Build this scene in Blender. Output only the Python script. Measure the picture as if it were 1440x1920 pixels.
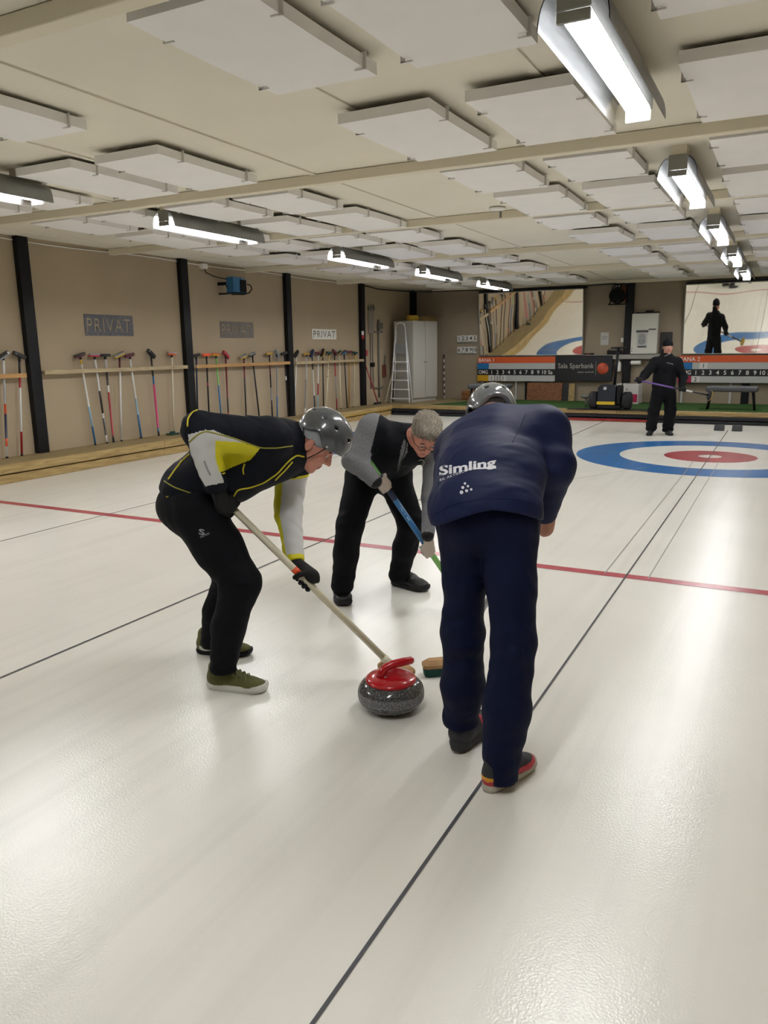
import bpy, bmesh, math, random
import numpy as np
from mathutils import Vector, Matrix
from mathutils.bvhtree import BVHTree
from mathutils.geometry import interpolate_bezier

for _o in list(bpy.data.objects):
    bpy.data.objects.remove(_o)
SC = bpy.context.scene
COL = SC.collection
random.seed(7)
RNG = np.random.default_rng(7)

# ------------------------------------------------------------------ camera
CAM = np.array([0.8618, -11.6454, 1.5541])
YAW, PIT, ROL, FPX = -0.479825, -0.210592, -0.0134357, 1436.54
def _basis():
    f = np.array([math.sin(YAW)*math.cos(PIT), math.cos(YAW)*math.cos(PIT), math.sin(PIT)])
    r = np.array([math.cos(YAW), -math.sin(YAW), 0.0])
    u = np.cross(r, f)
    return r*math.cos(ROL)+u*math.sin(ROL), -r*math.sin(ROL)+u*math.cos(ROL), f
CR, CU, CF = _basis()
FH = np.array([math.sin(YAW), math.cos(YAW), 0.0])      # level forward
RH = np.array([math.cos(YAW), -math.sin(YAW), 0.0])     # level right
UP = np.array([0.0, 0.0, 1.0])
cam = bpy.data.cameras.new('camera')
cam.sensor_fit = 'VERTICAL'; cam.sensor_height = 36.0; cam.lens = FPX*36.0/1920.0
cam.clip_start = 0.05; cam.clip_end = 100
camo = bpy.data.objects.new('camera', cam); COL.objects.link(camo)
camo.matrix_world = Matrix(((CR[0], CU[0], -CF[0], CAM[0]), (CR[1], CU[1], -CF[1], CAM[1]), (CR[2], CU[2], -CF[2], CAM[2]), (0, 0, 0, 1)))
SC.camera = camo

# ------------------------------------------------------------------ world, exposure
world = bpy.data.worlds.new('world'); SC.world = world; world.use_nodes = True
world.node_tree.nodes['Background'].inputs[0].default_value = (0.5, 0.5, 0.5, 1)
world.node_tree.nodes['Background'].inputs[1].default_value = 0.02
SC.view_settings.view_transform = 'Standard'
SC.view_settings.look = 'None'
SC.view_settings.exposure = 0.0
SC.view_settings.gamma = 1.0
SC.view_settings.use_curve_mapping = False
TUBE_STRENGTH = 82.0
SC.cycles.use_light_tree = False; SC.cycles.max_bounces = 6; SC.cycles.diffuse_bounces = 4; SC.cycles.glossy_bounces = 3; SC.cycles.transmission_bounces = 2; SC.cycles.adaptive_threshold = 0.06

# ------------------------------------------------------------------ measuring helpers
def ray(px, py):
    return CF + CR*(px-720)/FPX - CU*(py-960)/FPX
def at(px, py, d):
    """point seen at a picture position, d metres ahead of the camera measured along the floor"""
    v = ray(px, py); return CAM + v*(d/(v @ FH))
def on(px, py, axis, val):
    v = ray(px, py); return CAM + v*((val-CAM[axis])/v[axis])
def project(P):
    d = np.asarray(P, float)-CAM; z = d @ CF
    return np.stack([720+FPX*(d @ CR)/z, 960-FPX*(d @ CU)/z], -1)

# ------------------------------------------------------------------ materials
def srgb(c):
    if isinstance(c, str):
        c = [int(c[i:i+2], 16)/255 for i in (0, 2, 4)]
    return tuple(((x/12.92) if x <= 0.04045 else ((x+0.055)/1.055)**2.4) for x in c)+(1,)
MATS = {}
def mat(name, col, rough=0.5, metal=0.0, spec=0.5, var=0.0, vscale=8.0, bump=0.0, bscale=60.0, emit=None, estr=0.0,
        coat=0.0, sheen=0.0, stretch=None, trans=0.0):
    if name in MATS: return MATS[name]
    m = bpy.data.materials.new(name); m.use_nodes = True
    nt = m.node_tree; b = nt.nodes['Principled BSDF']
    c = srgb(col)
    b.inputs['Base Color'].default_value = c
    b.inputs['Roughness'].default_value = rough
    b.inputs['Metallic'].default_value = metal
    b.inputs['Specular IOR Level'].default_value = spec
    if coat: b.inputs['Coat Weight'].default_value = coat; b.inputs['Coat Roughness'].default_value = 0.08
    if sheen: b.inputs['Sheen Weight'].default_value = sheen; b.inputs['Sheen Roughness'].default_value = 0.5
    if trans: b.inputs['Transmission Weight'].default_value = trans
    if emit is not None:
        b.inputs['Emission Color'].default_value = srgb(emit); b.inputs['Emission Strength'].default_value = estr
    if var or bump:
        tc = nt.nodes.new('ShaderNodeTexCoord'); mp = nt.nodes.new('ShaderNodeMapping')
        nt.links.new(tc.outputs['Object'], mp.inputs['Vector'])
        if stretch: mp.inputs['Scale'].default_value = stretch
    if var:
        n = nt.nodes.new('ShaderNodeTexNoise'); n.inputs['Scale'].default_value = vscale; n.inputs['Detail'].default_value = 2
        nt.links.new(mp.outputs[0], n.inputs['Vector'])
        r = nt.nodes.new('ShaderNodeValToRGB')
        r.color_ramp.elements[0].position = 0.3; r.color_ramp.elements[1].position = 0.7
        r.color_ramp.elements[0].color = tuple(max(0, x*(1-var)) for x in c[:3])+(1,)
        r.color_ramp.elements[1].color = tuple(min(1, x*(1+var)) for x in c[:3])+(1,)
        nt.links.new(n.outputs['Fac'], r.inputs[0]); nt.links.new(r.outputs[0], b.inputs['Base Color'])
    if bump:
        n2 = nt.nodes.new('ShaderNodeTexNoise'); n2.inputs['Scale'].default_value = bscale; n2.inputs['Detail'].default_value = 1
        nt.links.new(mp.outputs[0], n2.inputs['Vector'])
        bp = nt.nodes.new('ShaderNodeBump'); bp.inputs['Strength'].default_value = bump; bp.inputs['Distance'].default_value = 0.01
        nt.links.new(n2.outputs['Fac'], bp.inputs['Height']); nt.links.new(bp.outputs[0], b.inputs['Normal'])
    MATS[name] = m
    return m
def wood(name, col, dark, scale=(1, 1, 1), rough=0.6, knots=True):
    if name in MATS: return MATS[name]
    m = bpy.data.materials.new(name); m.use_nodes = True; nt = m.node_tree; b = nt.nodes['Principled BSDF']
    b.inputs['Roughness'].default_value = rough
    tc = nt.nodes.new('ShaderNodeTexCoord'); mp = nt.nodes.new('ShaderNodeMapping'); mp.inputs['Scale'].default_value = scale
    nt.links.new(tc.outputs['Object'], mp.inputs['Vector'])
    n = nt.nodes.new('ShaderNodeTexNoise'); n.inputs['Scale'].default_value = 6; n.inputs['Detail'].default_value = 4; n.inputs['Distortion'].default_value = 0.6
    nt.links.new(mp.outputs[0], n.inputs['Vector'])
    r = nt.nodes.new('ShaderNodeValToRGB'); r.color_ramp.elements[0].position = 0.35; r.color_ramp.elements[1].position = 0.62
    r.color_ramp.elements[0].color = srgb(dark); r.color_ramp.elements[1].color = srgb(col)
    nt.links.new(n.outputs['Fac'], r.inputs[0])
    out = r.outputs[0]
    if knots:
        v = nt.nodes.new('ShaderNodeTexVoronoi'); v.inputs['Scale'].default_value = 2.6
        mp2 = nt.nodes.new('ShaderNodeMapping'); mp2.inputs['Scale'].default_value = tuple(0.35+0.65*min(1, s/2) for s in scale)
        nt.links.new(tc.outputs['Object'], mp2.inputs['Vector']); nt.links.new(mp2.outputs[0], v.inputs['Vector'])
        r2 = nt.nodes.new('ShaderNodeValToRGB'); r2.color_ramp.elements[0].position = 0.035; r2.color_ramp.elements[1].position = 0.075
        r2.color_ramp.elements[0].color = (1, 1, 1, 1); r2.color_ramp.elements[1].color = (0, 0, 0, 1)
        nt.links.new(v.outputs['Distance'], r2.inputs[0])
        mx = nt.nodes.new('ShaderNodeMix'); mx.data_type = 'RGBA'
        nt.links.new(r2.outputs[0], mx.inputs[0]); nt.links.new(out, mx.inputs[6]); mx.inputs[7].default_value = srgb('5a3c20')
        out = mx.outputs[2]
    nt.links.new(out, b.inputs['Base Color'])
    MATS[name] = m
    return m

# ------------------------------------------------------------------ mesh helpers
class MB:
    """collects shapes of one part, with material slots"""
    def __init__(self): self.v = []; self.f = []; self.m = []; self.s = []
    def add(self, vs, fs, mi=0, smooth=False):
        o = len(self.v); self.v += [tuple(float(t) for t in p) for p in vs]
        for f in fs: self.f.append(tuple(o+i for i in f)); self.m.append(mi); self.s.append(smooth)
        return self
    def box(self, a, b, mi=0, M=None, bev=0.0):
        a = np.minimum(a, b), np.maximum(a, b); lo, hi = a
        if bev > 0:
            e = min(bev, 0.49*float(min(hi-lo)))
            vs = []; 
            for sx in (0, 1):
                for sy in (0, 1):
                    for sz in (0, 1):
                        c = np.array([hi[0] if sx else lo[0], hi[1] if sy else lo[1], hi[2] if sz else lo[2]])
                        d = np.array([-1 if sx else 1, -1 if sy else 1, -1 if sz else 1])*e
                        vs += [c+d*(0, 1, 1), c+d*(1, 0, 1), c+d*(1, 1, 0)]
            bm = bmesh.new()
            for p in vs: bm.verts.new(p)
            r = bmesh.ops.convex_hull(bm, input=bm.verts)
            bm.verts.index_update()
            V = [np.array(v.co) for v in bm.verts]; F = [[v.index for v in f.verts] for f in bm.faces]
            bm.free()
        else:
            V = [np.array([x, y, z]) for x in (lo[0], hi[0]) for y in (lo[1], hi[1]) for z in (lo[2], hi[2])]
            F = [(0, 1, 3, 2), (4, 6, 7, 5), (0, 4, 5, 1), (2, 3, 7, 6), (0, 2, 6, 4), (1, 5, 7, 3)]
        if M is not None: V = [np.array(M @ Vector(p)) for p in V]
        return self.add(V, F, mi)
    def cyl(self, p, q, r0, r1=None, n=12, mi=0, caps=True, smooth=True):
        r1 = r0 if r1 is None else r1
        return self.tube([p, q], [r0, r1], n, mi, caps, smooth)
    def tube(self, pts, rs, n=8, mi=0, caps=True, smooth=True, flat=1.0, ref=None):
        pts = [np.array(p, float) for p in pts]
        if not hasattr(rs, '__len__'): rs = [rs]*len(pts)
        V = []; N = len(pts); u = None
        for i, p in enumerate(pts):
            t = pts[min(i+1, N-1)]-pts[max(i-1, 0)]; t = t/(np.linalg.norm(t)+1e-12)
            if u is None:
                rf = np.array(ref, float) if ref is not None else (np.array([0, 0, 1.]) if abs(t[2]) < 0.9 else np.array([1., 0, 0]))
                u = np.cross(t, rf); u /= np.linalg.norm(u)
            else:
                u = u-t*(u @ t); u /= np.linalg.norm(u)
            w = np.cross(t, u)
            for k in range(n):
                a = 2*math.pi*k/n
                V.append(p+rs[i]*(u*math.cos(a)+w*math.sin(a)*flat))
        F = []
        for i in range(N-1):
            for k in range(n):
                a, b = i*n+k, i*n+(k+1) % n
                F.append((a, b, b+n, a+n))
        o = len(V)
        self.add(V, F, mi, smooth)
        if caps:
            base = len(self.v)-o
            self.f.append(tuple(base+k for k in reversed(range(n)))); self.m.append(mi); self.s.append(False)
            self.f.append(tuple(base+(N-1)*n+k for k in range(n))); self.m.append(mi); self.s.append(False)
        return self
    def lathe(self, prof, n=32, mi=0, M=None, smooth=True, mis=None):
        V = []; F = []; K = len(prof)
        for r, z in prof:
            for k in range(n):
                a = 2*math.pi*k/n; V.append(np.array([r*math.cos(a), r*math.sin(a), z]))
        if M is not None: V = [np.array(M @ Vector(p)) for p in V]
        o = len(self.v); self.v += [tuple(float(t) for t in p) for p in V]
        for i in range(K-1):
            for k in range(n):
                self.f.append((o+i*n+k, o+i*n+(k+1) % n, o+(i+1)*n+(k+1) % n, o+(i+1)*n+k)); self.m.append(mis[i] if mis else mi); self.s.append(smooth)
        if prof[0][0] > 1e-6: self.f.append(tuple(o+k for k in reversed(range(n)))); self.m.append(mis[0] if mis else mi); self.s.append(False)
        if prof[-1][0] > 1e-6: self.f.append(tuple(o+(K-1)*n+k for k in range(n))); self.m.append(mis[-1] if mis else mi); self.s.append(False)
        return self
    def prism(self, poly, lo, hi, axis=2, mi=0, M=None):
        """a flat outline given in two axes, extruded along the third"""
        ax = [i for i in range(3) if i != axis]; n = len(poly); V = []
        for h in (lo, hi):
            for p in poly:
                q = np.zeros(3); q[ax[0]], q[ax[1]] = p; q[axis] = h; V.append(q)
        if M is not None: V = [np.array(M @ Vector(p)) for p in V]
        F = [tuple(reversed(range(n))), tuple(range(n, 2*n))]+[(i, (i+1) % n, n+(i+1) % n, n+i) for i in range(n)]
        return self.add(V, F, mi)
    def mesh(self, name, mats):
        me = bpy.data.meshes.new(name); me.from_pydata(self.v, [], self.f)
        for m in (mats if isinstance(mats, (list, tuple)) else [mats]): me.materials.append(m)
        me.polygons.foreach_set('material_index', self.m); me.polygons.foreach_set('use_smooth', self.s)
        bm = bmesh.new(); bm.from_mesh(me); bmesh.ops.remove_doubles(bm, verts=bm.verts, dist=1e-6)
        bmesh.ops.recalc_face_normals(bm, faces=bm.faces); bm.to_mesh(me); bm.free()
        me.update(); return me
    def build(self, name, mats, parent=None, **kw):
        return link(name, self.mesh(name, mats), parent, **kw)

def link(name, data, parent=None, label=None, cat=None, group=None, kind=None):
    o = bpy.data.objects.new(name, data); COL.objects.link(o)
    if parent is not None:
        o.parent = parent; o.matrix_parent_inverse = Matrix.Translation(-parent.location)
    if label: o['label'] = label
    if cat: o['category'] = cat
    if group: o['group'] = group
    if kind: o['kind'] = kind
    return o
def thing(name, label, cat, loc=(0, 0, 0), group=None, kind=None):
    o = link(name, None, None, label, cat, group, kind); o.location = tuple(float(t) for t in loc); o.empty_display_size = 0.1
    return o
def T(*a): return Matrix.Translation(Vector(a))
def frame(o, x, y, z):
    return Matrix(((x[0], y[0], z[0], o[0]), (x[1], y[1], z[1], o[1]), (x[2], y[2], z[2], o[2]), (0, 0, 0, 1)))
def unit(v):
    v = np.asarray(v, float); return v/(np.linalg.norm(v)+1e-12)
def text_mesh(txt, size=1.0, extrude=0.0, bold=0.0, spacing=1.0, res=3):
    """vertices (N,3) and faces of a line of lettering; x right, y up, origin at its lower-left"""
    cu = bpy.data.curves.new('lettering', 'FONT'); cu.body = txt; cu.size = size; cu.extrude = extrude; cu.offset = bold
    cu.space_character = spacing; cu.resolution_u = res
    o = bpy.data.objects.new('lettering', cu); COL.objects.link(o)
    dg = bpy.context.evaluated_depsgraph_get(); dg.update()
    me = o.evaluated_get(dg).to_mesh()
    V = np.array([v.co[:] for v in me.vertices]) if len(me.vertices) else np.zeros((0, 3)); F = [tuple(p.vertices) for p in me.polygons]
    o.evaluated_get(dg).to_mesh_clear(); bpy.data.objects.remove(o); bpy.data.curves.remove(cu)
    return V, F
def text_on(mb, txt, org, right, up, width=None, height=None, mi=0, bold=0.0, spacing=1.0, depth=0.0, center=False):
    """flat lettering on a flat surface: org = lower-left corner (or centre)"""
    V, F = text_mesh(txt, 1.0, depth, bold, spacing)
    lo, hi = V[:, :2].min(0), V[:, :2].max(0)
    sx = sy = None
    if height: sy = height/(hi[1]-lo[1])
    if width: sx = width/(hi[0]-lo[0])
    sx = sx or sy; sy = sy or sx
    off = (lo+hi)/2 if center else lo
    org = np.asarray(org, float); right = unit(right); up = unit(up); nn = np.cross(right, up)
    mb.add([org+right*(p[0]-off[0])*sx+up*(p[1]-off[1])*sy+nn*p[2] for p in V], F, mi)
    return mb
# ================================================================== the setting
XL, XR, YB, YF, ZC = -8.06, 3.2, 7.3, -20.0, 3.02
DZ = 0.23                      # deck height
XE, YE = -7.42, 4.78           # deck edges
M_ICE = bpy.data.materials.new('ice'); M_ICE.use_nodes = True
def ice_nodes(m, col, var, rough=0.24):
    nt = m.node_tree; b = nt.nodes['Principled BSDF']
    b.inputs['Specular IOR Level'].default_value = 0.6
    tc = nt.nodes.new('ShaderNodeTexCoord')
    n = nt.nodes.new('ShaderNodeTexNoise'); n.inputs['Scale'].default_value = 1.3; n.inputs['Detail'].default_value = 3
    nt.links.new(tc.outputs['Object'], n.inputs['Vector'])
    r = nt.nodes.new('ShaderNodeValToRGB'); r.color_ramp.elements[0].position = 0.3; r.color_ramp.elements[1].position = 0.65
    c = srgb(col); r.color_ramp.elements[0].color = tuple(x*(1-var) for x in c[:3])+(1,); r.color_ramp.elements[1].color = c
    nt.links.new(n.outputs['Fac'], r.inputs[0])
    # faint scuffs drawn out along the direction of play
    mp = nt.nodes.new('ShaderNodeMapping'); mp.inputs['Scale'].default_value = (9, 0.35, 1)
    n3 = nt.nodes.new('ShaderNodeTexNoise'); n3.inputs['Scale'].default_value = 1.0; n3.inputs['Detail'].default_value = 3
    nt.links.new(tc.outputs['Object'], mp.inputs['Vector']); nt.links.new(mp.outputs[0], n3.inputs['Vector'])
    r3 = nt.nodes.new('ShaderNodeValToRGB'); r3.color_ramp.elements[0].position = 0.25; r3.color_ramp.elements[1].position = 0.5
    r3.color_ramp.elements[0].color = (1-1.5*var,)*3+(1,); r3.color_ramp.elements[1].color = (1, 1, 1, 1)
    nt.links.new(n3.outputs['Fac'], r3.inputs[0])
    mx = nt.nodes.new('ShaderNodeMix'); mx.data_type = 'RGBA'; mx.blend_type = 'MULTIPLY'; mx.inputs[0].default_value = 1
    nt.links.new(r.outputs[0], mx.inputs[6]); nt.links.new(r3.outputs[0], mx.inputs[7]); nt.links.new(mx.outputs[2], b.inputs['Base Color'])
    n2 = nt.nodes.new('ShaderNodeTexNoise'); n2.inputs['Scale'].default_value = 130; n2.inputs['Detail'].default_value = 1
    nt.links.new(tc.outputs['Object'], n2.inputs['Vector'])
    bp = nt.nodes.new('ShaderNodeBump'); bp.inputs['Strength'].default_value = 0.22; bp.inputs['Distance'].default_value = 0.004
    nt.links.new(n2.outputs['Fac'], bp.inputs['Height']); nt.links.new(bp.outputs[0], b.inputs['Normal'])
    b.inputs['Roughness'].default_value = rough
ice_nodes(M_ICE, 'f1efe6', 0.05)
def ice_paint(name, col):
    m = bpy.data.materials.new(name); m.use_nodes = True; ice_nodes(m, col, 0.06); MATS[name] = m; return m
M_BLUE = ice_paint('ice_blue', '2f72b4'); M_RED = ice_paint('ice_red', 'b04a50'); M_LINE = ice_paint('ice_line', '55565c'); M_GREYLINE = ice_paint('ice_grey', 'a9a7a2')
M_HOG = ice_paint('ice_hog', 'b8505a')
M_WALL = mat('wall_paint', 'ab9b82', 0.75, spec=0.25, var=0.03, vscale=1.5, bump=0.03, bscale=200)
M_CEIL = mat('ceiling_paint', 'e9e3d2', 0.8, spec=0.2, var=0.03, vscale=1.2)
M_BEAM = mat('beam_paint', 'e4dcc6', 0.7, spec=0.25, var=0.02, vscale=3)
M_BLACK = mat('black_steel', '06080c', 0.5, spec=0.3)
M_DECK = wood('deck_wood', '9c8a62', '7f6e4a', (6, 0.5, 1), 0.7, knots=False)
M_BOARD = wood('pine_board', 'b39a66', '93794a', (3, 0.5, 6), 0.6)
M_BOARDX = wood('pine_board_across', 'b39a66', '93794a', (0.5, 3, 6), 0.6)
M_RAIL = wood('rail_wood', 'b9a887', '9e8c6c', (8, 0.6, 8), 0.65, knots=False)
M_RAILY = wood('rail_pine', 'c39a62', 'a87d48', (8, 0.6, 8), 0.6)
M_RUBBER = mat('black_rubber', '15151a', 0.7)

floor = MB().box((XL-0.1, YF, -0.1), (XR+0.1, YB+0.1, 0.0)).build('floor', M_ICE, kind='structure', label='white pebbled curling ice with painted lines')
def quad(x0, y0, x1, y1, z=0.0012): return MB().add([(x0, y0, z), (x1, y0, z), (x1, y1, z), (x0, y1, z)], [(0, 1, 2, 3)])
def annulus(cx, cy, r0, r1, z):
    mb = MB(); n = 128
    if r0 <= 0:
        return mb.add([(cx+r1*math.cos(2*math.pi*k/n), cy+r1*math.sin(2*math.pi*k/n), z) for k in range(n)], [tuple(range(n))])
    V = [(cx+r*math.cos(2*math.pi*k/n), cy+r*math.sin(2*math.pi*k/n), z) for r in (r0, r1) for k in range(n)]
    return mb.add(V, [(k, (k+1) % n, n+(k+1) % n, n+k) for k in range(n)])
XD, X1 = -2.43, -4.92          # line between the sheets, centre of the other sheet
for cx in (0.0, X1):
    annulus(cx, 0, 1.22, 1.83, 0.0010).build('blue_ring', M_BLUE, floor)
    annulus(cx, 0, 0.155, 0.61, 0.0010).build('red_ring', M_RED, floor)
    quad(cx-0.006, -16, cx+0.006, 3.7, 0.0022).build('centre_line', M_LINE, floor)
    quad(cx-2.35, -0.006, cx+2.35, 0.006, 0.0018).build('tee_line', M_GREYLINE, floor)
    quad(cx-2.35, 1.83, cx+2.35, 1.842, 0.0018).build('back_line', M_GREYLINE, floor)
for s in (-1, 1):
    p, q = (s*0.145, -6.40), (s*0.155, -0.5)
    MB().add([(p[0]-0.004, p[1], 0.002), (p[0]+0.004, p[1], 0.002), (q[0]+0.004, q[1], 0.002), (q[0]-0.004, q[1], 0.002)], [(0, 1, 2, 3)]).build('guide_line', M_GREYLINE, floor)
quad(XE+0.02, -6.45, XR-0.5, -6.35, 0.0015).build('hog_line', M_HOG, floor)
quad(XD-0.008, -16, XD+0.008, YE-0.1, 0.0024).build('side_line', M_LINE, floor)

wl = MB().box((XL-0.15, YF, 0), (XL, YB+0.15, ZC+0.15)).build('wall_left', M_WALL, kind='structure', label='beige painted side wall behind the row of brooms')
MB().box((XR, YF, 0), (XR+0.15, YB+0.15, ZC+0.15)).build('wall_right', M_WALL, kind='structure', label='beige painted side wall')
wb = MB().box((XL, YB, 0), (XR, YB+0.15, ZC+0.15)).build('wall_back', mat('end_wall_shaded', '978a76', 0.75, spec=0.25, var=0.03, vscale=1.5), kind='structure', label='beige painted end wall behind the scoreboards')  # same beige made darker: the far end's dimmer light is put into the colour
MB().box((XL-0.15, YF-0.15, 0), (XR+0.15, YF, ZC+0.15)).build('wall_front', M_WALL, kind='structure', label='beige painted end wall')
ceil = MB().box((XL, YF, ZC), (XR, YB, ZC+0.1)).build('ceiling', M_CEIL, kind='structure', label='cream painted board ceiling with cross beams')
# cross beams and joint battens
BEAMS = [-18.9, -15.6, -12.35, -9.06, -5.68, -3.09, 0.12, 3.38]
for y in BEAMS:
    MB().box((XL+0.003, y, 2.935), (XR-0.003, y+0.095, ZC-0.003), bev=0.004).build('beam', M_BEAM, ceil)
MB().box((-7.45, YB-0.13, 2.945), (XR-0.003, YB-0.003, ZC-0.003), bev=0.004).build('beam', M_BEAM, ceil)
ys = [YF]+BEAMS+[YB-0.13]
for k in range(-6, 3):
    x = -0.495+1.19*k
    if not XL+0.1 < x < XR-0.1: continue
    for y0, y1 in zip(ys[:-1], ys[1:]):
        if y1 < -13: continue
        MB().box((x-0.022, y0+0.1, ZC-0.012), (x+0.022, y1-0.004, ZC-0.001)).build('batten', M_CEIL, ceil)
# black steel pillars
for y in (-7.62, -4.6, -1.58, 1.4, 4.43):
    MB().box((XL+0.004, y-0.085, DZ+0.001), (XL+0.09, y+0.085, ZC-0.006), bev=0.004).build('pillar', M_BLACK, wl)
MB().box((XL+0.004, YB-0.2, DZ+0.001), (XL+0.12, YB-0.01, ZC-0.006), bev=0.004).build('pillar', M_BLACK, wl)
MB().box((-2.58, YB-0.11, DZ+0.001), (-2.40, YB-0.002, 2.94), bev=0.004).build('pillar', M_BLACK, wb)
MB().box((-4.94, YB-0.05, DZ+0.001), (-4.80, YB-0.002, 1.2), bev=0.004).build('pillar', M_BLACK, wb)
MB().box((0.0, YB-0.05, DZ+0.001), (0.16, YB-0.002, 1.2), bev=0.004).build('pillar', M_BLACK, wb)

# side walkway: deck boards and the two front boards
walk = thing('trim_1', 'raised wooden walkway along the broom wall', 'walkway', (XE, -4, 0), kind='structure')
yy = [YF+0.01, -15.2, -11.0, -7.1, -2.9, 1.2, YE]
for a, b in zip(yy[:-1], yy[1:]):
    for k in range(3):
        x0 = XL+0.002+k*(XE-0.045-XL)/3; x1 = x0+(XE-0.045-XL)/3-0.004
        MB().box((x0, a, DZ-0.028), (x1, b-0.003, DZ), bev=0.003).build('plank', M_DECK, walk)
    MB().box((XE-0.045, a, 0.123), (XE, b-0.003, DZ), bev=0.006).build('board', M_BOARD, walk)
    MB().box((XE-0.075, a, 0.001), (XE-0.024, b-0.003, 0.108), bev=0.006).build('board', M_BOARD, walk)
MB().box((XE-0.05, 0.2, 0.126), (XE+0.005, YE-0.05, 0.146)).build('brass_strip', mat('brass_strip', 'd8b54a', 0.3, metal=0.6), walk)
deck = thing('trim_2', 'raised wooden deck along the end wall with green carpet', 'deck', (-2, YE, 0), kind='structure')
xx = [XL+0.002, -5.6, -2.2, 0.9, XR-0.002]
for a, b in zip(xx[:-1], xx[1:]):
    MB().box((a, YE, 0.15), (b-0.003, YE+0.045, DZ), bev=0.005).build('board', M_BOARDX, deck)
    for k in range(5):
        y0 = YE+0.047+k*(YB-YE-0.047)/5
        MB().box((a, y0, DZ-0.028), (b-0.003, y0+(YB-YE-0.047)/5-0.004, DZ), bev=0.003).build('plank', M_DECK, deck)
M_CARPET = mat('green_carpet', '3d5a30', 0.95, spec=0.1, var=0.12, vscale=30, bump=0.4, bscale=300)
MB().prism([(-6.55, YE+0.3), (-2.0, YE+0.3), (XR-0.05, YE+0.3), (XR-0.05, YB-0.06), (-5.95, YB-0.06)], DZ+0.001, DZ+0.009).build('carpet', M_CARPET, deck)
for z0, z1, dy in ((0.001, 0.062, 0.0), (0.078, 0.146, 0.012)):
    MB().box((XE+0.002, YE-0.045+dy, z0), (XR-0.004, YE-0.002, z1), bev=0.01).build('bumper', M_RUBBER, deck)
MB().box((-3.6, YE-0.085, 0.0015), (-1.45, YE-0.047, 0.055), bev=0.008).build('bumper', mat('red_bumper', 'a01f28', 0.5), deck)
MB().box((-3.6, YE-0.10, 0.0015), (-1.45, YE-0.087, 0.02), bev=0.004).build('bumper', mat('terracotta_strip', '8c5a3c', 0.6), deck)
MB().box((-3.25, YE-0.045, 0.2315), (-1.5, YE+0.29, 0.242), bev=0.003).build('mat', M_RUBBER, deck)

# ------------------------------------------------------------------ acoustic ceiling panels
M_PANEL = mat('acoustic_felt', 'f4f2ef', 0.95, spec=0.1, var=0.015, vscale=4)
M_CLIP = mat('panel_clip', 'd5d2cb', 0.5)
def panel_mesh(w, l, seed):
    r = random.Random(seed); nx, ny, t = 5, 9, 0.060; V = []; F = []
    for s in (0, 1):
        for j in range(ny):
            for i in range(nx):
                x = -w/2+w*i/(nx-1); y = -l/2+l*j/(ny-1)
                sag = -0.009*math.sin(math.pi*j/(ny-1)*1.0+seed) * (0.4+0.6*abs(math.sin(seed*1.7)))
                V.append((x, y, sag+(t if s else 0)))
    N = nx*ny
    for j in range(ny-1):
        for i in range(nx-1):
            a = j*nx+i; F.append((a, a+nx, a+nx+1, a+1)); F.append((N+a, N+a+1, N+a+nx+1, N+a+nx))
    ring = [i for i in range(nx)]+[j*nx+nx-1 for j in range(1, ny)]+[(ny-1)*nx+i for i in range(nx-2, -1, -1)]+[j*nx for j in range(ny-2, 0, -1)]
    for a, b in zip(ring, ring[1:]+ring[:1]): F.append((a, b, N+b, N+a))
    return MB().add(V, F).mesh('acoustic_panel', M_PANEL)
PM = [panel_mesh(0.62, 1.18, k*1.3) for k in range(4)]
PMN = [panel_mesh(0.62, 1.11, 0.4+k*1.9) for k in range(2)]
PMS = [panel_mesh(0.62, 0.98, k*1.9) for k in range(2)]
CLIP = MB().box((-0.012, -0.003, -0.012), (0.012, 0.003, 0.072)).box((-0.012, -0.003, -0.012), (0.05, 0.006, -0.006)).mesh('clip', M_CLIP)
COLS = [(-6.32, 'outermost column by the broom wall'), (-5.46, 'column on the wall side of the far lamp row'), (-4.40, 'column just right of the far lamp row'), (-3.54, 'column left of the bare mid strip'),
        (-1.44, 'column right of the bare mid strip'), (-0.60, 'column just left of the near lamp row'), (0.56, 'column right of the near lamp row')]
ROWS = [(-12.2, -11.0, ''), (-10.6, -9.4, ''), (-8.93, -7.80, 'nearest row'), (-7.2, -6.0, 'second row'), (-5.55, -4.57, 'third row'), (-4.33, -3.13, 'fourth row'), (-2.96, -1.98, 'fifth row'),
        (-1.5, -0.3, 'sixth row'), (0.3, 1.25, 'seventh row'), (1.75, 2.95, 'eighth row'), (3.6, 4.55, 'ninth row'), (5.0, 6.2, 'rearmost row')]
for ri, (y0, y1, rn) in enumerate(ROWS):
    for ci, (x, cn) in enumerate(COLS):
        if ri < 2 or (ci == 7 and ri < 5): continue
        short = (y1-y0) < 1.1
        me = PMS[(ri+ci) % 2] if short else (PMN[ci % 2] if ri == 2 else PM[(ri*3+ci) % 4])
        z = 2.926+0.004*math.sin(ri*2.1+ci*1.3)
        o = link('acoustic_panel', me, None, 'white acoustic panel, %s, %s' % (rn, cn), 'ceiling panel', 'white acoustic panels hung under the ceiling')
        o.location = (x+0.01*math.sin(ri*3.3+ci), (y0+y1)/2, z)
        o.rotation_euler = (0.006*math.sin(ri+ci*2), 0.006*math.cos(ri*2+ci), 0.006*math.sin(ri*1.7+ci*2.9))
        for sx in (-1, 1):
            for fy in (-0.28, 0.36):
                c = bpy.data.objects.new('clip', CLIP); COL.objects.link(c); c.parent = o
                c.location = (sx*0.315, (y1-y0)*fy, 0); c.rotation_euler = (0, 0, math.pi/2*0 if sx < 0 else math.pi)

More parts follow.
